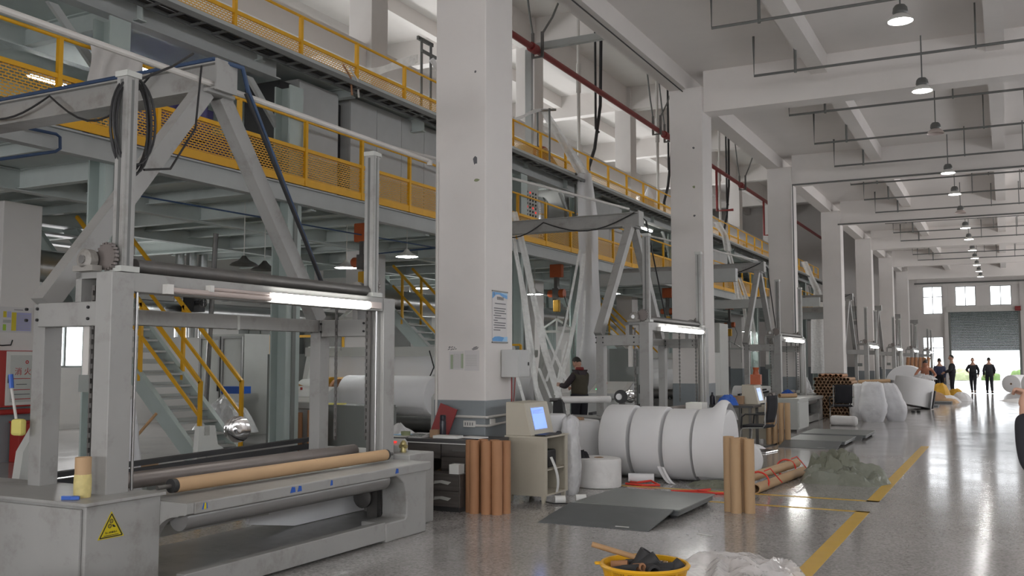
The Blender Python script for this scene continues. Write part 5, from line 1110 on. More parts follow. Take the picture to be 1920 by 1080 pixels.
# two cores lying tied with red string
t = thing('tied_cores', 'two long kraft cores tied with red string lying on floor', 'tubes', (-2.75,13,0))
MB().pipe((-2.78,11.90,.06),(-2.62,14.2,.06),.06,.047,18).build('paper_core', 'kraft', t); MB().pipe((-2.93,12.0,.16),(-2.74,14.3,.15),.06,.047,18).build('paper_core', 'kraft', t)
for y in (12.25,13.95): MB().sweep([(-2.78+.02+.13*math.cos(a)-.06,y,.11+.13*math.sin(a)*.9) for a in [i*2*PI/16 for i in range(16)]],.012,6,closed=True).sweep([(-2.75,y,.24),(-2.68,y+.05,.27),(-2.6,y-.02,.2),(-2.55,y+.1,.1)],.008,5).build('red_string', 'red_tie', t)
# platform scales set on the floor
def scale(label, x0, x1, y0, y1, yr):
    t = thing('floor_scale', label, 'scale', ((x0+x1)/2,(y0+y1)/2,0), 'floor scales')
    box('deck_plate', 'scale_deck', x0, x1, y0, y1, .085, .10, t, bev=.003); box('deck_frame', 'scale_plate', x0+.02, x1-.02, y0+.02, y1-.02, .035, .085, t)
    MB().prism([(yr,.0),(yr,.006),(y0-.01,.097),(y0-.01,.085)],'x',x0-.02,x1-.06).build('ramp', 'scale_plate', t, smooth=False)
    box('paper_scrap', 'paper', x1-.42, x1-.28, yr+.06, yr+.12, .012, .016, t)
    for a in (x0+.1,x1-.1):
        for b in (y0+.1,y1-.1): MB().tube((a,b,0),(a,b,.04),.04,10).build('foot', 'rubber', t)
    return t
scale('dark steel floor scale with ramp nearest the camera', -4.22, -3.02, 9.62, 10.95, 8.82)
scale('dark steel floor scale with ramp farther down the aisle', -3.85, -2.75, 19.1, 20.5, 18.45)
scale('second of the farther floor scales, behind the ramped one', -3.9, -2.6, 20.9, 22.4, 20.6)
tag(MB().sweep([(-3.9,19.9,.015),(-4.05,19.5,.012),(-4.02,18.9,.012),(-4.1,18.3,.012)],.012,6).build('scale_cable','cable_black'), 'black cable leading to the farther floor scale', 'cable')
tag(MB().obox((-2.55,8.9,.003),(.16,.05,.003),rot('Z',-20)).build('paper_scrap','paper'), 'white paper scrap on floor right of near scale', 'paper')
# big white rolls in a row
for j, (x0, x1, r, lb) in enumerate(((-5.07,-4.66,.497,'leftmost of the four big white rolls'), (-4.60,-4.18,.490,'second from left of the four big white rolls'), (-4.125,-3.74,.480,'third from left of the four big white rolls'))):
    white_roll('fabric_roll', 'large white fabric roll on its side, ' + lb, (x0,12.95-.05*j,r), r, x1-x0, 'x', group='big white rolls', seed=j, wob=.012)
white_roll('fabric_roll', 'large white fabric roll at right of the four, with loose wrap on top', (-3.68,12.80,.48), .48, .38, 'x', group='big white rolls', seed=7, wob=.016)
m = MB(); m.grid(16, 20, lambda u, v: (-3.69+.40*v, 12.80-.492*math.cos(-.9+u*3.3)-.004, .48+.492*math.sin(-.9+u*3.3)+(.15*math.exp(-((v-.80)/.30)**2)*math.sin(min(1,max(0,(u-.42)/.5))*PI)**2)+.006*math.sin(u*9+v*7)))
tag(m.build('loose_wrap','nonwoven',ang=1.2), 'loose white fabric peak on the rightmost big roll', 'fabric')
m = MB(); m.grid(8, 14, lambda u, v: (-4.22+.10*u+.22*v, 12.47-.16*v+.03*math.sin(u*6), .20*(1-v)**1.8+.004)); tag(m.build('loose_tail','nonwoven',ang=1.2), 'loose white fabric tail trailing from second big roll', 'fabric')
white_roll('fabric_roll', 'short white roll standing on end in front of the big rolls', (-4.74,11.68,0), .29, .37, 'z', 'nonwoven_dirty', seed=3, core=.06)
white_roll('fabric_roll', 'tall white roll standing on end left of big rolls', (-5.55,13.0,0), .27, .76, 'z', seed=5)
white_roll('fabric_roll', 'taller white roll standing behind, next to computer', (-6.12,13.05,0), .28, .83, 'z', seed=6)
tag(MB().box(-5.6,-5.5,12.9,13.0,.762,.80).build('core_block','core_brown',smooth=False), 'small brown core block atop the tall standing roll', 'block')
heap('black_rag', 'black rag on the short standing roll', 'rag', (-4.92,11.52,.37), .10,.08,.12,'black_cloth',3,.5)
white_roll('fabric_roll', 'small white roll lying beyond the standing kraft cores', (-3.28,13.55,.225), .225, .5, rm=rot('Z',14) @ rot('X',-90), core=.045, seed=4)
core_tube('core_tube', 'brown core sticking out of the small white roll', (-3.26,13.36,.225),(-3.33,13.7,.225),.030,'core_brown')
for j, pts in enumerate(([(-4.5,12.2,.015),(-4.35,12.05,.03),(-4.2,12.15,.05),(-4.05,12.05,.015),(-4.25,11.95,.012),(-4.5,12.02,.012)], [(-3.75,11.6,.01),(-3.5,11.72,.012),(-3.35,11.95,.014),(-3.45,11.75,.012),(-3.2,11.62,.012),(-2.95,11.8,.012),(-2.85,11.7,.012),(-3.3,11.62,.01),(-3.7,11.55,.01)])):
    tag(MB().sweep(pts,.014,6).build('red_string','red_tie'), ['red string loop on floor by the second big roll','red string lying on floor before the right big roll'][j], 'string')
tag(MB().lathe([(0,0),(.06,0),(.06,.34),(0,.34)],(-4.55,12.25,.06),rot('Z',20) @ rot('Y',90),18).build('fabric_offcut_roll','nonwoven'), 'little white roll on the floor under big rolls', 'roll')
heap('green_sheet', 'crumpled grey-green sheet under the rightmost big roll', 'sheet', (-3.35,12.35,0), .38,.2,.09,'bag_grey',6,.6)
heap('film_heap', 'crumpled grey-green plastic sack heap beside the tied cores', 'plastic', (-1.98,13.6,0), .54,.42,.28,'film_grey',12,.9,p=3,folds=26,fw=1.2); heap('bag_bunch', 'bunched olive sack on top of the plastic heap', 'sack', (-2.12,13.68,.12), .38,.28,.36,'bag_grey',15,.95,folds=22,fw=1.2)
# foreground basket of rubber cores and the clear film
t = thing('plastic_basket', 'round yellow plastic basket at the bottom edge of the picture', 'basket', (-2.14,6.05,0))
bx_, by_ = -2.14, 6.05; RB, RT, HB = .215, .275, .30
MB().lathe([(RT-.012,HB-.02),(RT+.012,HB-.015),(RT+.02,HB),(RT+.008,HB+.012),(RT-.008,HB+.01),(RT-.012,HB-.02)],(bx_,by_,0),None,48,False).build('rim', 'basket_yellow', t)
MB().lathe([(0,.01),(RB,.01),(RB+.008,.03),(RB,.045),(RB-.008,.03),(0,.025)],(bx_,by_,0),None,40,False).build('base', 'basket_yellow', t)
for zb in (.12,.215): 
    rr = RB+(RT-RB)*zb/HB; MB().lathe([(rr-.004,zb),(rr+.004,zb),(rr+.005,zb+.02),(rr-.003,zb+.02),(rr-.004,zb)],(bx_,by_,0),None,40,False).build('hoop', 'basket_yellow', t)
m = MB()
for k in range(150):
    a = 2*PI*k/150; c_, s_ = math.cos(a), math.sin(a); w_ = .010 if k % 10 == 0 else .003
    m.bar((bx_+RB*c_,by_+RB*s_,.03),(bx_+RT*c_,by_+RT*s_,HB-.01),w_*1.6,.004,up=(c_,s_,0))
m.build('slats', 'basket_yellow', t, smooth=False, kind='stuff')
MB().obox((bx_-RT*.9-.03,by_-.10,HB),(.06,.04,.018),rot('Z',30)).build('handle_tab', 'basket_yellow', t, smooth=False, bev=.008)
RR = random.Random(5); pieces = []
for k, (dx, dy, z, r, L, ax, mt) in enumerate(((-.18,.02,.27,.034,.11,(1,.25,.1),'kraft_red'),(-.04,.06,.31,.05,.14,(.5,.2,.9),'rubber'),(.02,.04,.30,.052,.12,(.8,.3,.6),'rubber'),(-.06,-.10,.26,.05,.12,(1,-.2,.2),'rubber'),(-.02,-.06,.285,.03,.08,(.9,-.4,.2),'kraft_red'),(.07,-.05,.27,.045,.12,(.6,-.9,.1),'rubber'),(.12,.03,.265,.05,.14,(1,.2,.1),'rubber'),(.19,.05,.275,.045,.12,(.6,.5,.7),'rubber'),(.16,-.07,.255,.045,.12,(.9,-.5,.1),'rubber'),(-.14,-.08,.25,.04,.12,(.8,.6,.1),'rubber'),(0,.14,.25,.05,.14,(1,0,0),'rubber'),(-.1,.12,.25,.05,.14,(1,.3,0),'rubber'),(.1,.14,.25,.045,.12,(.8,.3,0),'rubber'),(.02,-.15,.24,.045,.12,(1,.1,0),'rubber'))):
    d_ = Vector(ax).normalized(); c_ = Vector((bx_+dx,by_+dy,z))
    tag(MB().pipe(c_-d_*L/2, c_+d_*L/2, r, r*.62, 16).build('core_offcut',mt), 'short %s core offcut in the yellow basket' % ('black rubber-coated' if mt == 'rubber' else 'reddish brown'), 'offcut', 'core offcuts in the basket, ' + mt)
heap('offcut_filling', 'dark offcuts filling the yellow basket below the top pieces', 'offcuts', (bx_,by_,.05), .21,.21,.17,'rubber',3,.3,p=5,edge=.02)
tag(MB().tube((bx_-.36,by_-.02,.40),(bx_+.02,by_+.08,.30),.018,12).build('wooden_stick','wood'), 'wooden stick poking out of the yellow basket', 'stick')
heap('clear_film', 'crumpled clear plastic film heap beside the yellow basket', 'plastic film', (-1.72,6.85,0), .46,.60,.27,'film_clear',21,.6,n=80,p=4,folds=16,fw=1.7)
heap('wrapped_pile', 'white plastic-wrapped pile at the bottom left corner', 'plastic film', (-4.75,3.50,0), .75,.45,.43,'film_cloudy',31,.15,n=48,p=5)
# ================================================================ THINGS ALONG THE AISLE BEYOND
# second workplace: bench top with bottle, blue bag, cartons, computer
t = thing('work_table', 'dark-topped work table in front of the second column', 'table', (-4.9,17.3,0))
box('table_top', 'desk_dark', -5.3, -4.3, 18.35, 19.05, .72, .76, t); 
for a in (-5.25,-4.4):
    for b in (18.4,18.95): box('leg', 'dark_steel', a, a+.05, b, b+.05, 0, .72, t)
tag(MB().lathe([(0,0),(.05,0),(.05,.16),(.02,.2),(.02,.24),(0,.24)],(-5.15,18.6,.76),n=14).build('dark_bottle','bottle_dark'), 'dark bottle with orange label on the second work table', 'bottle')
tag(MB().lathe([(.051,.05),(.051,.11)],(-5.15,18.6,.76),n=14,caps=False).build('bottle_band','orange'), 'orange label band around dark bottle on second table', 'label') if False else None
heap('blue_bag', 'crumpled blue plastic bag on second work table', 'bag', (-4.85,18.6,.76), .2,.16,.24,'blue',4,.4)
tag(MB().box(-5.2,-4.9,17.0,17.35,.658,.86).build('white_carton','plastic_white',smooth=False), 'white carton on the second winder table', 'carton')
K2 = copy_tree(K1, 'beige computer cabinet with pale screen at the second column', (-4.72,19.2,0), group='computer cabinets')
for o in K2.children:
    if o.name.startswith('screen') and not o.name.startswith('screen_'):
        o.data = o.data.copy(); o.data.materials[0] = MT['screen_pale']
tag(MB().obox((-4.5,19.5,1.24),(.2,.14,.2)).lathe([(.08,.1),(.05,.22),(.07,.28),(0,.28)],(-4.5,19.5,1.2),n=10).build('orange_packet','orange'), 'orange packet on top of the second computer', 'packet')
for j, x in enumerate((-5.05,-4.9,-4.78)): tag(MB().box(x,x+.13,19.0,19.12,.76,.92).build('small_carton','core_brown',smooth=False), ['left of three small brown cartons at the second computer','middle of three small brown cartons at second computer','right of three small brown cartons at second computer'][j], 'carton')
for j in range(4): core_tube('core_tube', 'kraft core standing below the second computer', (-4.18+j*.12,19.12,0),(-4.18+j*.12,19.12,.80),.055,'kraft','cores at the second computer')
sack('wrapped_bundle', 'white plastic-wrapped bundle beside the second computer', at(1414,790,21.5)[:2]+(0,), .30,.3,.92,'nonwoven_dirty',14,taper=.2)
c = at(1088,749,15); t = thing('wound_shaft', 'shaft wound with off-white fabric on a black stand behind the big rolls', 'shaft', (c[0],c[1],0))
a_, b_ = Vector(at(1050,749,15.0)), Vector(at(1142,748,15.4))
MB().tube(a_, b_, .055, 16).build('fabric_winding', 'nonwoven_dirty', t); MB().tube(a_-(b_-a_).normalized()*.2, a_, .03, 10).build('shaft_end', 'dark_steel', t)
s_ = Vector(at(1046,760,15)); MB().prism([(s_.x-.12,0),(s_.x+.4,0),(s_.x+.35,.70),(s_.x+.12,.76),(s_.x+.08,s_.z+.1),(s_.x-.06,s_.z+.1)],'y',s_.y-.05,s_.y+.05).build('stand', 'black', t, smooth=False)
if 0: tag(MB().box(at(1070,775,16)[0],at(1135,775,16)[0],at(1100,775,16)[1],at(1100,775,16)[1]+.5,0,.72).build('low_cabinet','cabinet_grey',smooth=False,bev=.01), 'low grey cabinet behind the tall standing rolls', 'cabinet')
c = at(1163,743,14.9); t = thing('round_brake', 'round black brake disc on the second winder', 'disc', c)
MB().lathe([(0,0),(.07,0),(.08,.02),(.105,.02),(.105,.06),(0,.06)], c, rot('Z',20) @ rot('X',90), 22).build('disc', 'rubber', t); MB().lathe([(0,0),(.05,0),(.05,.02),(0,.02)], (c[0],c[1]-.07,c[2]), rot('X',90), 12).build('hub', 'steel', t)
MB().bar((c[0],c[1]+.05,0),(c[0],c[1]+.05,c[2]),.08,.06).build('bracket', 'dark_steel', t, smooth=False)
# chairs
def chair(name, label, loc, rz, group='black office chairs'):
    t = thing(name, label, 'chair', (0,0,0), group)
    MB().box(-.23,.23,-.22,.22,.43,.48).build('seat', 'black_cloth', t, smooth=False, bev=.02)
    m = MB(); m.grid(6,8,lambda u,v:(-.22+.44*u, .22+.06*v+.03*math.sin(v*3), .52+.48*v)); m.build('backrest', 'black_cloth', t, solid=.02)
    for s in (-1,1):
        MB().sweep([(s*.25,.26,.98),(s*.25,.24,.5),(s*.25,.20,.44),(s*.25,-.18,.42),(s*.25,-.22,.38),(s*.25,-.25,.03),(s*.25,-.20,.015),(s*.25,.25,.015)],.013,8).build('side_frame', 'chrome', t)
        MB().sweep([(s*.26,.23,.68),(s*.27,-.12,.67),(s*.27,-.18,.62),(s*.26,-.2,.42)],.015,8).build('armrest', 'black', t)
    MB().tube((-.25,.25,.015),(.25,.25,.015),.013,8).build('floor_bar', 'chrome', t)
    t.location = loc; t.rotation_euler.z = rz; t['label'] = label; return t
CH = chair('office_chair', 'black mesh cantilever chair turned sideways near the second computer', (-4.0,17.4,0), math.radians(-100))
copy_tree(CH, 'black mesh cantilever chair before the stack of paper cores', (-3.85,26.2,0), math.radians(200))
# stack of paper cores: ends look down the aisle
c0 = None; r = .049; yy = 28.5
for row in range(13):
    for k in range(13 - (row > 10)*3):
        x = -4.9 + k*.1 + (row % 2)*.05; z = r + row*.0866
        if c0 is None:
            c0 = core_tube('core_tube', 'brown paper core in the honeycomb stack beyond third winder', (x,yy,z),(x,yy+1.2,z),r,'core_brown','paper cores in the stack', n=12); o0 = Vector((x,0,z))
        else:
            c = c0.copy(); COL.objects.link(c); c.location = Vector(c0.location) + Vector((x,0,z)) - o0 + Vector((0,RND.uniform(-.03,.03),0))
for j in range(5):
    core_tube('core_tube', 'reddish core lying across top of the core stack', (-4.75+j*.14,28.45+.1*(j%2),1.19),(-4.75+j*.14,29.5,1.19),.05,'kraft_red','cores atop the stack')
# bags, shoes and bundles
sack('white_sack', 'left of the white sacks beside the core stack', (-3.62,27.9,0), .55,.5,.98, seed=1, taper=.45, group='white sacks')
sack('white_sack', 'front white sack of the group beside core stack', (-3.22,27.3,0), .72,.6,1.05, seed=2, taper=.35, group='white sacks')
sack('white_sack', 'right of the white sacks, leaning', (-2.72,28.0,0), .6,.5,1.0, seed=4, tip=-.15, taper=.5, group='white sacks')
tag(MB().lathe([(0,0),(.08,0),(.12,.03),(.13,.12),(.12,.60),(.08,.64),(0,.64)],(-3.98,25.2,.125),rot('Y',90),20).build('wrapped_bale','nonwoven_dirty'), 'low white bale lying before the chair', 'bale')
core_tube('core_tube', 'pale core lying across the white sacks', (-3.7,28.3,1.03),(-2.9,28.6,1.06),.05,'kraft')
tag(MB().lathe([(0,0),(.05,.0),(.06,.03),(.05,.07),(0,.08)],(-2.65,32.5,0),rot('Z',0),10).lathe([(0,0),(.05,.0),(.06,.03),(.05,.07),(0,.08)],(-2.5,32.6,0),None,10).build('work_shoes','black'), 'pair of black shoes on floor by the tilted roll', 'shoes')
white_roll('fabric_roll', 'big white roll standing tilted on the floor in front of bare-backed man', (-2.92,35.2,.10), .62, .92, rm=rot('Y',9) @ rot('X',-6), seed=8, core=.06)
heap('loose_film', 'loose clear film on top of tilted roll', 'plastic', (-2.55,35.3,.98), .4,.3,.22,'film_cloudy',9,.5)
tag(MB().obox((-3.62,35.6,.48),(.10,.5,.95),rot('Y',9)).build('roll_cradle','dark_steel'), 'dark board leaning at the left side of tilted roll', 'board')
tag(MB().obox((-2.2,34.9,.32),(.05,.35,.6),rot('Y',9)).build('lever_bar','black'), 'black lever bar at right side of the tilted roll', 'bar')
white_roll('fabric_roll', 'very large white roll lying behind the bare-backed man', (-3.42,39.2,.72), .72, 1.2, 'y', seed=9, core=.07)
for j in range(6):
    x = -3.9+j*.16
    core_tube('core_tube', 'tall reddish core standing in a row far down the aisle', (x,44.6,0),(x+.12,44.8,1.75),.075,'kraft_red','tall cores far down the aisle', n=10)
for j, (x, y, rx, h_, mt, lb) in enumerate(((-2.9,41.6,.5,.55,'sack_white','white sack heap far down the aisle, left'),(-2.45,42.6,.42,.75,'ochre','yellow bag on the far bag heap'),(-2.15,41.5,.5,.28,'sack_white','white bags at front of the far heap'),(-2.5,41.2,.4,.42,'core_brown','brown bag in front of far heap'),(-1.9,43.9,.38,.5,'ochre','yellow bag at right of far heap'),(-1.7,43.2,.42,.36,'sack_white','white bag at right of the far heap'),(-2.05,40.9,.4,.18,'kraft','flat brown bag lying in front of far heap'))):
    heap('bag', lb, 'bag', (x,y,0), rx, rx*.8, h_, mt, j+2, .2, n=20, p=3)
tag(MB().box(-3.1,-1.9,39.6,40.6,0,.07).build('dark_mat','scale_plate',smooth=False), 'dark plate on the floor before the far bags', 'plate')
tag(MB().box(-3.1,-2.2,36.9,37.9,0,.05).build('dark_mat','scale_plate',smooth=False), 'dark plate on the floor right of tilted roll', 'plate')
white_roll('fabric_roll', 'white roll lying at right edge far away, left of two', (.15,54.5,.45), .45, 1.4, rm=rot('Z',70) @ rot('Y',90), seed=12)
white_roll('fabric_roll', 'larger white roll lying at the right edge far away', (1.0,49.0,.55), .55, 1.4, rm=rot('Z',60) @ rot('Y',90), seed=13)
heap('grey_sheet', 'flat grey sheet on floor before the far right rolls', 'sheet', (.45,43.5,0), .8,.9,.12,'nonwoven_dirty',17,.2)
# distant floor clutter along the winders
for j, (x, y, s, mt, lb) in enumerate(((-4.62,23.2,(.7,1.3,.75),'machine_pale','pale work bench at the third winder'), (-4.6,36.9,(.6,.8,.8),'cabinet_grey','small grey cabinet by the fourth column'), (-4.5,46.0,(.6,.9,.7),'beige','beige cabinet by the fifth column'), (-4.4,33.0,(.5,.7,.9),'cabinet_grey','grey cabinet between third and fourth columns'))):
    t = thing('work_bench', lb, 'bench', (x,y,0)); box('top', mt, x-s[0]/2-.03, x+s[0]/2+.03, y-s[1]/2-.03, y+s[1]/2+.03, s[2]-.04, s[2], t); box('body', mt, x-s[0]/2, x+s[0]/2, y-s[1]/2, y+s[1]/2, .05, s[2]-.04, t); box('plinth', 'dark_steel', x-s[0]/2+.04, x+s[0]/2-.04, y-s[1]/2+.04, y+s[1]/2-.04, 0, .05, t); box('door', mt, x+s[0]/2, x+s[0]/2+.015, y-s[1]/2+.05, y+s[1]/2-.05, .1, s[2]-.1, t)
core_tube('core_tube', 'short kraft core lying on the pale bench at third winder', (-4.75,22.9,.80),(-4.45,23.3,.80),.05,'kraft')
heap('blue_bag', 'dark blue bag on the pale bench at third winder', 'bag', (-4.7,23.6,.75), .2,.15,.2,'blue',7,.3)
heap('white_offcuts', 'white fabric bits on floor beside second chair', 'fabric', (-4.35,18.0,0), .35,.25,.10,'nonwoven',23,.5)
heap('film_pile', 'white film heap beside the core stack', 'plastic', (-5.6,30.2,0), .5,.5,1.4,'film_cloudy',25,.25)
white_roll('fabric_roll', 'white roll lying under the third winder frame', (-7.6,30.0,.42), .42, 1.3, 'x', seed=15)
# ================================================================ PEOPLE
def skin_mesh(V, E, rads, sub=2):
    me = bpy.data.meshes.new('sk'); me.from_pydata([tuple(v) for v in V], E, []); ob = bpy.data.objects.new('sk', me); COL.objects.link(ob)
    ob.modifiers.new('s', 'SKIN').use_smooth_shade = True
    for i, r_ in enumerate(rads):
        sv = me.skin_vertices[0].data[i]; sv.radius = r_ if isinstance(r_, tuple) else (r_, r_); sv.use_root = i == 0
    m_ = ob.modifiers.new('u', 'SUBSURF'); m_.levels = sub; m_.render_levels = sub
    dg = bpy.context.evaluated_depsgraph_get(); out = bpy.data.meshes.new_from_object(ob.evaluated_get(dg)); bpy.data.objects.remove(ob); bpy.data.meshes.remove(me)
    return out
J0 = dict(pel=(0,0,.94), wst=(0,.005,1.06), chs=(0,.0,1.24), nkb=(0,-.01,1.42), nck=(0,.005,1.49), hed=(0,.02,1.585),
          shL=(-.150,-.01,1.345), elL=(-.215,-.03,1.11), wrL=(-.21,.05,.87), shR=(.150,-.01,1.345), elR=(.215,-.03,1.11), wrR=(.21,.05,.87),
          hpL=(-.09,0,.89), knL=(-.10,.02,.49), anL=(-.10,-.03,.085), toL=(-.11,.13,.035), hpR=(.09,0,.89), knR=(.10,.02,.49), anR=(.10,-.03,.085), toR=(.11,.13,.035))
def person(label, loc, rz, pose=None, top=None, sleeve=None, legs='trousers_dark', skin_='skin', scale=1.0, collar=None, bulk=1.0, look=(0,1,0), grip=.15):
    J = {k: Vector(v) for k, v in J0.items()}
    for k, v in (pose or {}).items(): J[k] = Vector(v)
    t = thing('person', label, 'person', (0,0,0))
    names = ['pel','wst','chs','nkb','nck','hed','shL','elL','wrL','shR','elR','wrR','hpL','knL','anL','toL','hpR','knR','anR','toR']
    R_ = dict(pel=.125,wst=.115,chs=.13,nkb=.065,nck=.052,hed=.075,sh=.052,el=.042,wr=.030,hp=.085,kn=.055,an=.040,to=.035)
    idx = {n: i for i, n in enumerate(names)}; V = [J[n] for n in names]; rad = [R_[n if n in R_ else n[:2]] for n in names]
    rad[idx['chs']] = (.15,.11); rad[idx['wst']] = (.13,.10); rad[idx['pel']] = (.14,.11)
    E = [('pel','wst'),('wst','chs'),('chs','nkb'),('nkb','nck'),('nck','hed'),('nkb','shL'),('shL','elL'),('elL','wrL'),('nkb','shR'),('shR','elR'),('elR','wrR'),('pel','hpL'),('hpL','knL'),('knL','anL'),('anL','toL'),('pel','hpR'),('hpR','knR'),('knR','anR'),('anR','toR')]
    E = [(idx[a], idx[b]) for a, b in E]
    for s in 'LR':                                  # palm and five fingers
        w_, e_ = J['wr'+s], J['el'+s]; d = (w_-e_).normalized(); side = d.cross(Vector((1,0,0))).normalized(); side = side if side.y > 0 else -side
        nrm = d.cross(side); pk = w_ + d*.075; V.append(pk); rad.append((.036,.018)); pi = len(V)-1; E.append((idx['wr'+s], pi))
        for k in range(4):
            b = pk + side*(.03-.02*k) + d*.02; L = (.060,.072,.066,.05)[k]
            V += [b, b + d*L*(.55-.35*grip) + nrm*(.012+.03*grip), b + d*L*(.85-1.0*grip) + nrm*(.04+.01*grip)]; rad += [.0105,.009,.008]; n_ = len(V); E += [(pi, n_-3), (n_-3, n_-2), (n_-2, n_-1)]
        b = w_ + d*.03 + side*.035; V += [b, b + d*.035 + side*.018]; rad += [.012,.010]; n_ = len(V); E += [(idx['wr'+s], n_-2), (n_-2, n_-1)]
    me = skin_mesh(V, E, rad, 1)
    bm = bmesh.new(); bm.from_mesh(me)
    lk = Vector(look).normalized(); h = J['hed']; rt = lk.cross(Vector((0,0,1))).normalized(); up = rt.cross(lk)
    fr = Matrix((rt, lk, up)).transposed()
    def ell(c, r_, seg=20, ring=14):
        q = bmesh.ops.create_uvsphere(bm, u_segments=seg, v_segments=ring, radius=1); 
        for v in q['verts']:
            p_ = Vector((v.co.x*r_[0], v.co.y*r_[1], v.co.z*r_[2])); 
            if r_[2] > .1 and p_.z < 0: p_.x *= 1 + p_.z*1.8; p_.y *= 1 + p_.z*.6
            v.co = h + fr @ (Vector(c) + p_)
    ell((0,0,.02), (.076,.095,.118)); ell((0,.098,0), (.013,.02,.024), 8, 6)
    for s in (-1,1): ell((s*.078,-.005,.0), (.012,.024,.034), 8, 6); ell((s*.03,.086,.025), (.014,.010,.009), 8, 6)
    ell((0,.088,-.045), (.026,.010,.008), 8, 6)
    bm.to_mesh(me); bm.free(); me.shade_smooth(); me.materials.clear(); me.materials.append(MT[skin_])
    body = bpy.data.objects.new('body', me); COL.objects.link(body); body.parent = t; body['_o'] = (0,0,0)
    def part(nm, mesh, mt, par=None):
        mesh.shade_smooth(); mesh.materials.clear(); mesh.materials.append(MT[mt]); o = bpy.data.objects.new(nm, mesh); COL.objects.link(o); o.parent = par or t; o['_o'] = (0,0,0)
    def garment(nm, ns, es, grow, mt):
        ii = {n: i for i, n in enumerate(ns)}; rr = []
        for n in ns:
            r_ = {'pel':(.150,.125),'wst':(.15,.12),'chs':(.14,.11),'nkb':.07}.get(n) or R_.get(n) or R_[n[:2]]
            rr.append(tuple(x*bulk+grow for x in r_) if isinstance(r_, tuple) else r_*bulk+grow)
        part(nm, skin_mesh([J[n] for n in ns], [(ii[a], ii[b]) for a, b in es], rr, 2), mt)
    if legs: garment('trousers', ['pel','wst','hpL','knL','anL','hpR','knR','anR'], [('pel','wst'),('pel','hpL'),('hpL','knL'),('knL','anL'),('pel','hpR'),('hpR','knR'),('knR','anR')], .018, legs)
    if top and sleeve and sleeve != top:
        garment('shirt', ['nkb','shL','elL','wrL','shR','elR','wrR'], [('nkb','shL'),('shL','elL'),('elL','wrL'),('nkb','shR'),('shR','elR'),('elR','wrR')], .016, sleeve)
        garment('vest', ['pel','wst','chs','nkb','shL','shR'], [('pel','wst'),('wst','chs'),('chs','nkb'),('nkb','shL'),('nkb','shR')], .026, top)
    elif top:
        garment('jacket', ['pel','wst','chs','nkb','shL','elL','wrL','shR','elR','wrR'], [('pel','wst'),('wst','chs'),('chs','nkb'),('nkb','shL'),('shL','elL'),('elL','wrL'),('nkb','shR'),('shR','elR'),('elR','wrR')], .024, top)
    for s in 'LR': part('shoe', skin_mesh([J['an'+s]-Vector((0,0,.02)), J['to'+s], J['an'+s]+Vector((0,-.04,-.045))], [(0,1),(0,2)], [.052,.042,.04], 1), 'black')
    if collar:
        m_ = MB(); nv = J['nkb'] + Vector((0,0,.03)); m_.lathe([(.075,0),(.085,.02),(.07,.06),(.06,.06),(.065,0)], nv, None, 16, False); m_.build('collar', collar, t)
    bmh = bmesh.new(); q = bmesh.ops.create_uvsphere(bmh, u_segments=22, v_segments=16, radius=1); kill = []
    for v in q['verts']:
        z = v.co.z; yv = v.co.y
        if z < -.05 + max(0, yv)*.75 - max(0,-yv)*.35: kill.append(v)
        v.co = h + fr @ Vector((v.co.x*.083, v.co.y*.10-.004, v.co.z*.122+.026))
    bmesh.ops.delete(bmh, geom=kill, context='VERTS'); mh = bpy.data.meshes.new('hair'); bmh.to_mesh(mh); bmh.free(); part('hair', mh, 'hair', body)
    t.location = loc; t.rotation_euler.z = rz; t.scale = (scale,)*3
    return t
c = at(1086,690,18.4)
person('man in brown vest with dark sleeves working at the machine behind white rolls', (c[0],c[1],0), math.radians(62), dict(elL=(-.24,.14,1.14),wrL=(-.16,.38,1.16),elR=(.24,.12,1.12),wrR=(.14,.36,1.10),nck=(0,.03,1.49),hed=(0,.07,1.57)), 'vest_brown', 'sleeve_dark', collar='collar_red', look=(0,.9,-.42), scale=.99, bulk=1.08)
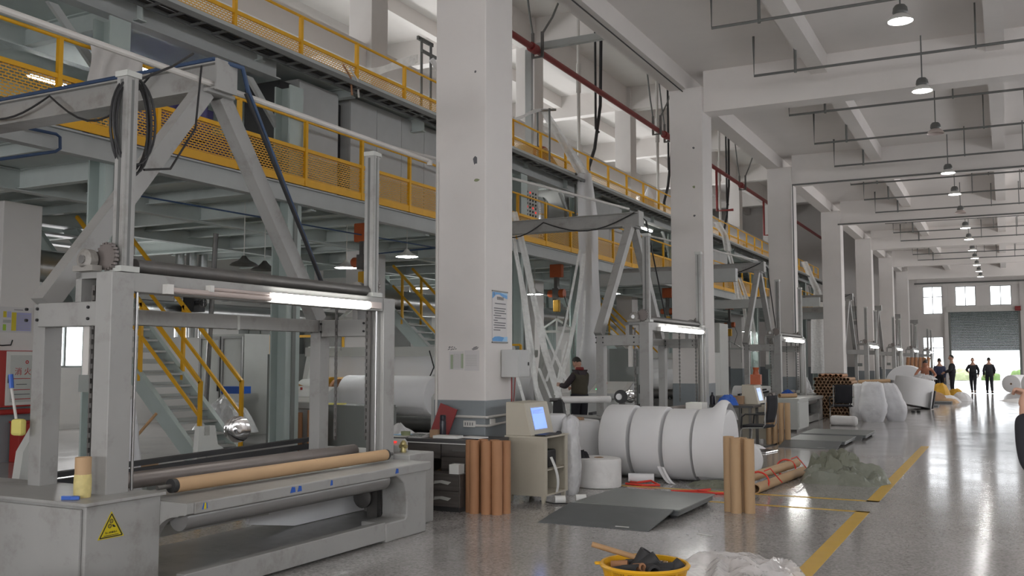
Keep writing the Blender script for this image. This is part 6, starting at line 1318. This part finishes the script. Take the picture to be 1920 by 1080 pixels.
person('bare-chested man bending over the tilted white roll', (-2.55,36.35,0), math.radians(188), dict(pel=(0,-.12,.92),wst=(0,-.06,1.02),chs=(0,.10,1.20),nkb=(0,.22,1.31),nck=(0,.27,1.36),hed=(0,.34,1.44),shL=(-.19,.20,1.28),elL=(-.32,.30,1.08),wrL=(-.22,.48,1.02),shR=(.19,.20,1.28),elR=(.33,.28,1.06),wrR=(.26,.46,1.0),hpL=(-.09,-.12,.87),hpR=(.09,-.12,.87),knL=(-.1,.0,.48),knR=(.1,0,.48)), None, None, skin_='skin_tan', look=(.2,.85,-.5), scale=1.03)
walk = dict(knL=(-.09,.16,.50),anL=(-.09,.20,.10),toL=(-.09,.36,.06),knR=(.09,-.02,.48),anR=(.09,-.24,.11),toR=(.09,-.10,.03),elL=(-.24,-.10,1.12),wrL=(-.23,.02,.88),elR=(.24,.04,1.12),wrR=(.22,.2,.95))
person('walker in dark clothes in the far doorway, left of two', (-1.52,53.2,0), math.radians(175), dict(walk, elR=(.28,.05,1.14), wrR=(.18,.24,1.05)), 'jacket_black', legs='trousers_dark', scale=1.02, bulk=1.08)
person('walker in dark clothes in the far doorway, right of two', (-.79,52.8,0), math.radians(5), walk, 'jacket_black', legs='trousers_dark', scale=1.03, bulk=1.08)
person('person in dark clothes standing in profile left of the far doorway', (-2.10,45.4,0), math.radians(95), dict(elL=(-.2,.08,1.12),wrL=(-.14,.28,1.02)), 'jacket_black', scale=1.08, bulk=1.08)
person('person in dark jacket beside the profile figure, turned away', (-2.62,45.9,0), math.radians(20), None, 'shirt_blue', scale=1.0, bulk=1.08)
person('person in dark shirt behind the bare-chested man', (-2.98,43.3,0), math.radians(150), None, 'jacket_black', scale=.97)
P7 = person('person in black sleeves holding up a phone at right picture edge', (.37,5.15,0), math.radians(4), dict(shL=(-.17,-.02,1.36),elL=(-.282,.02,1.10),wrL=(-.290,.10,1.375),shR=(.17,-.02,1.36),elR=(.24,.02,1.12),wrR=(.10,.16,1.36)), 'jacket_black', scale=1.0, bulk=1.12, grip=.9)
t = thing('phone', 'pale phone held up by person at right picture edge', 'phone', (.16,5.3,1.46)); MB().box(.10,.26,5.29,5.30,1.455,1.53).build('case', 'plastic_white', t, smooth=False, bev=.004); MB().box(.108,.253,5.288,5.291,1.46,1.525).build('display', 'black', t, smooth=False)
for o in list(bpy.data.objects):
    if '_o' in o: del o['_o']
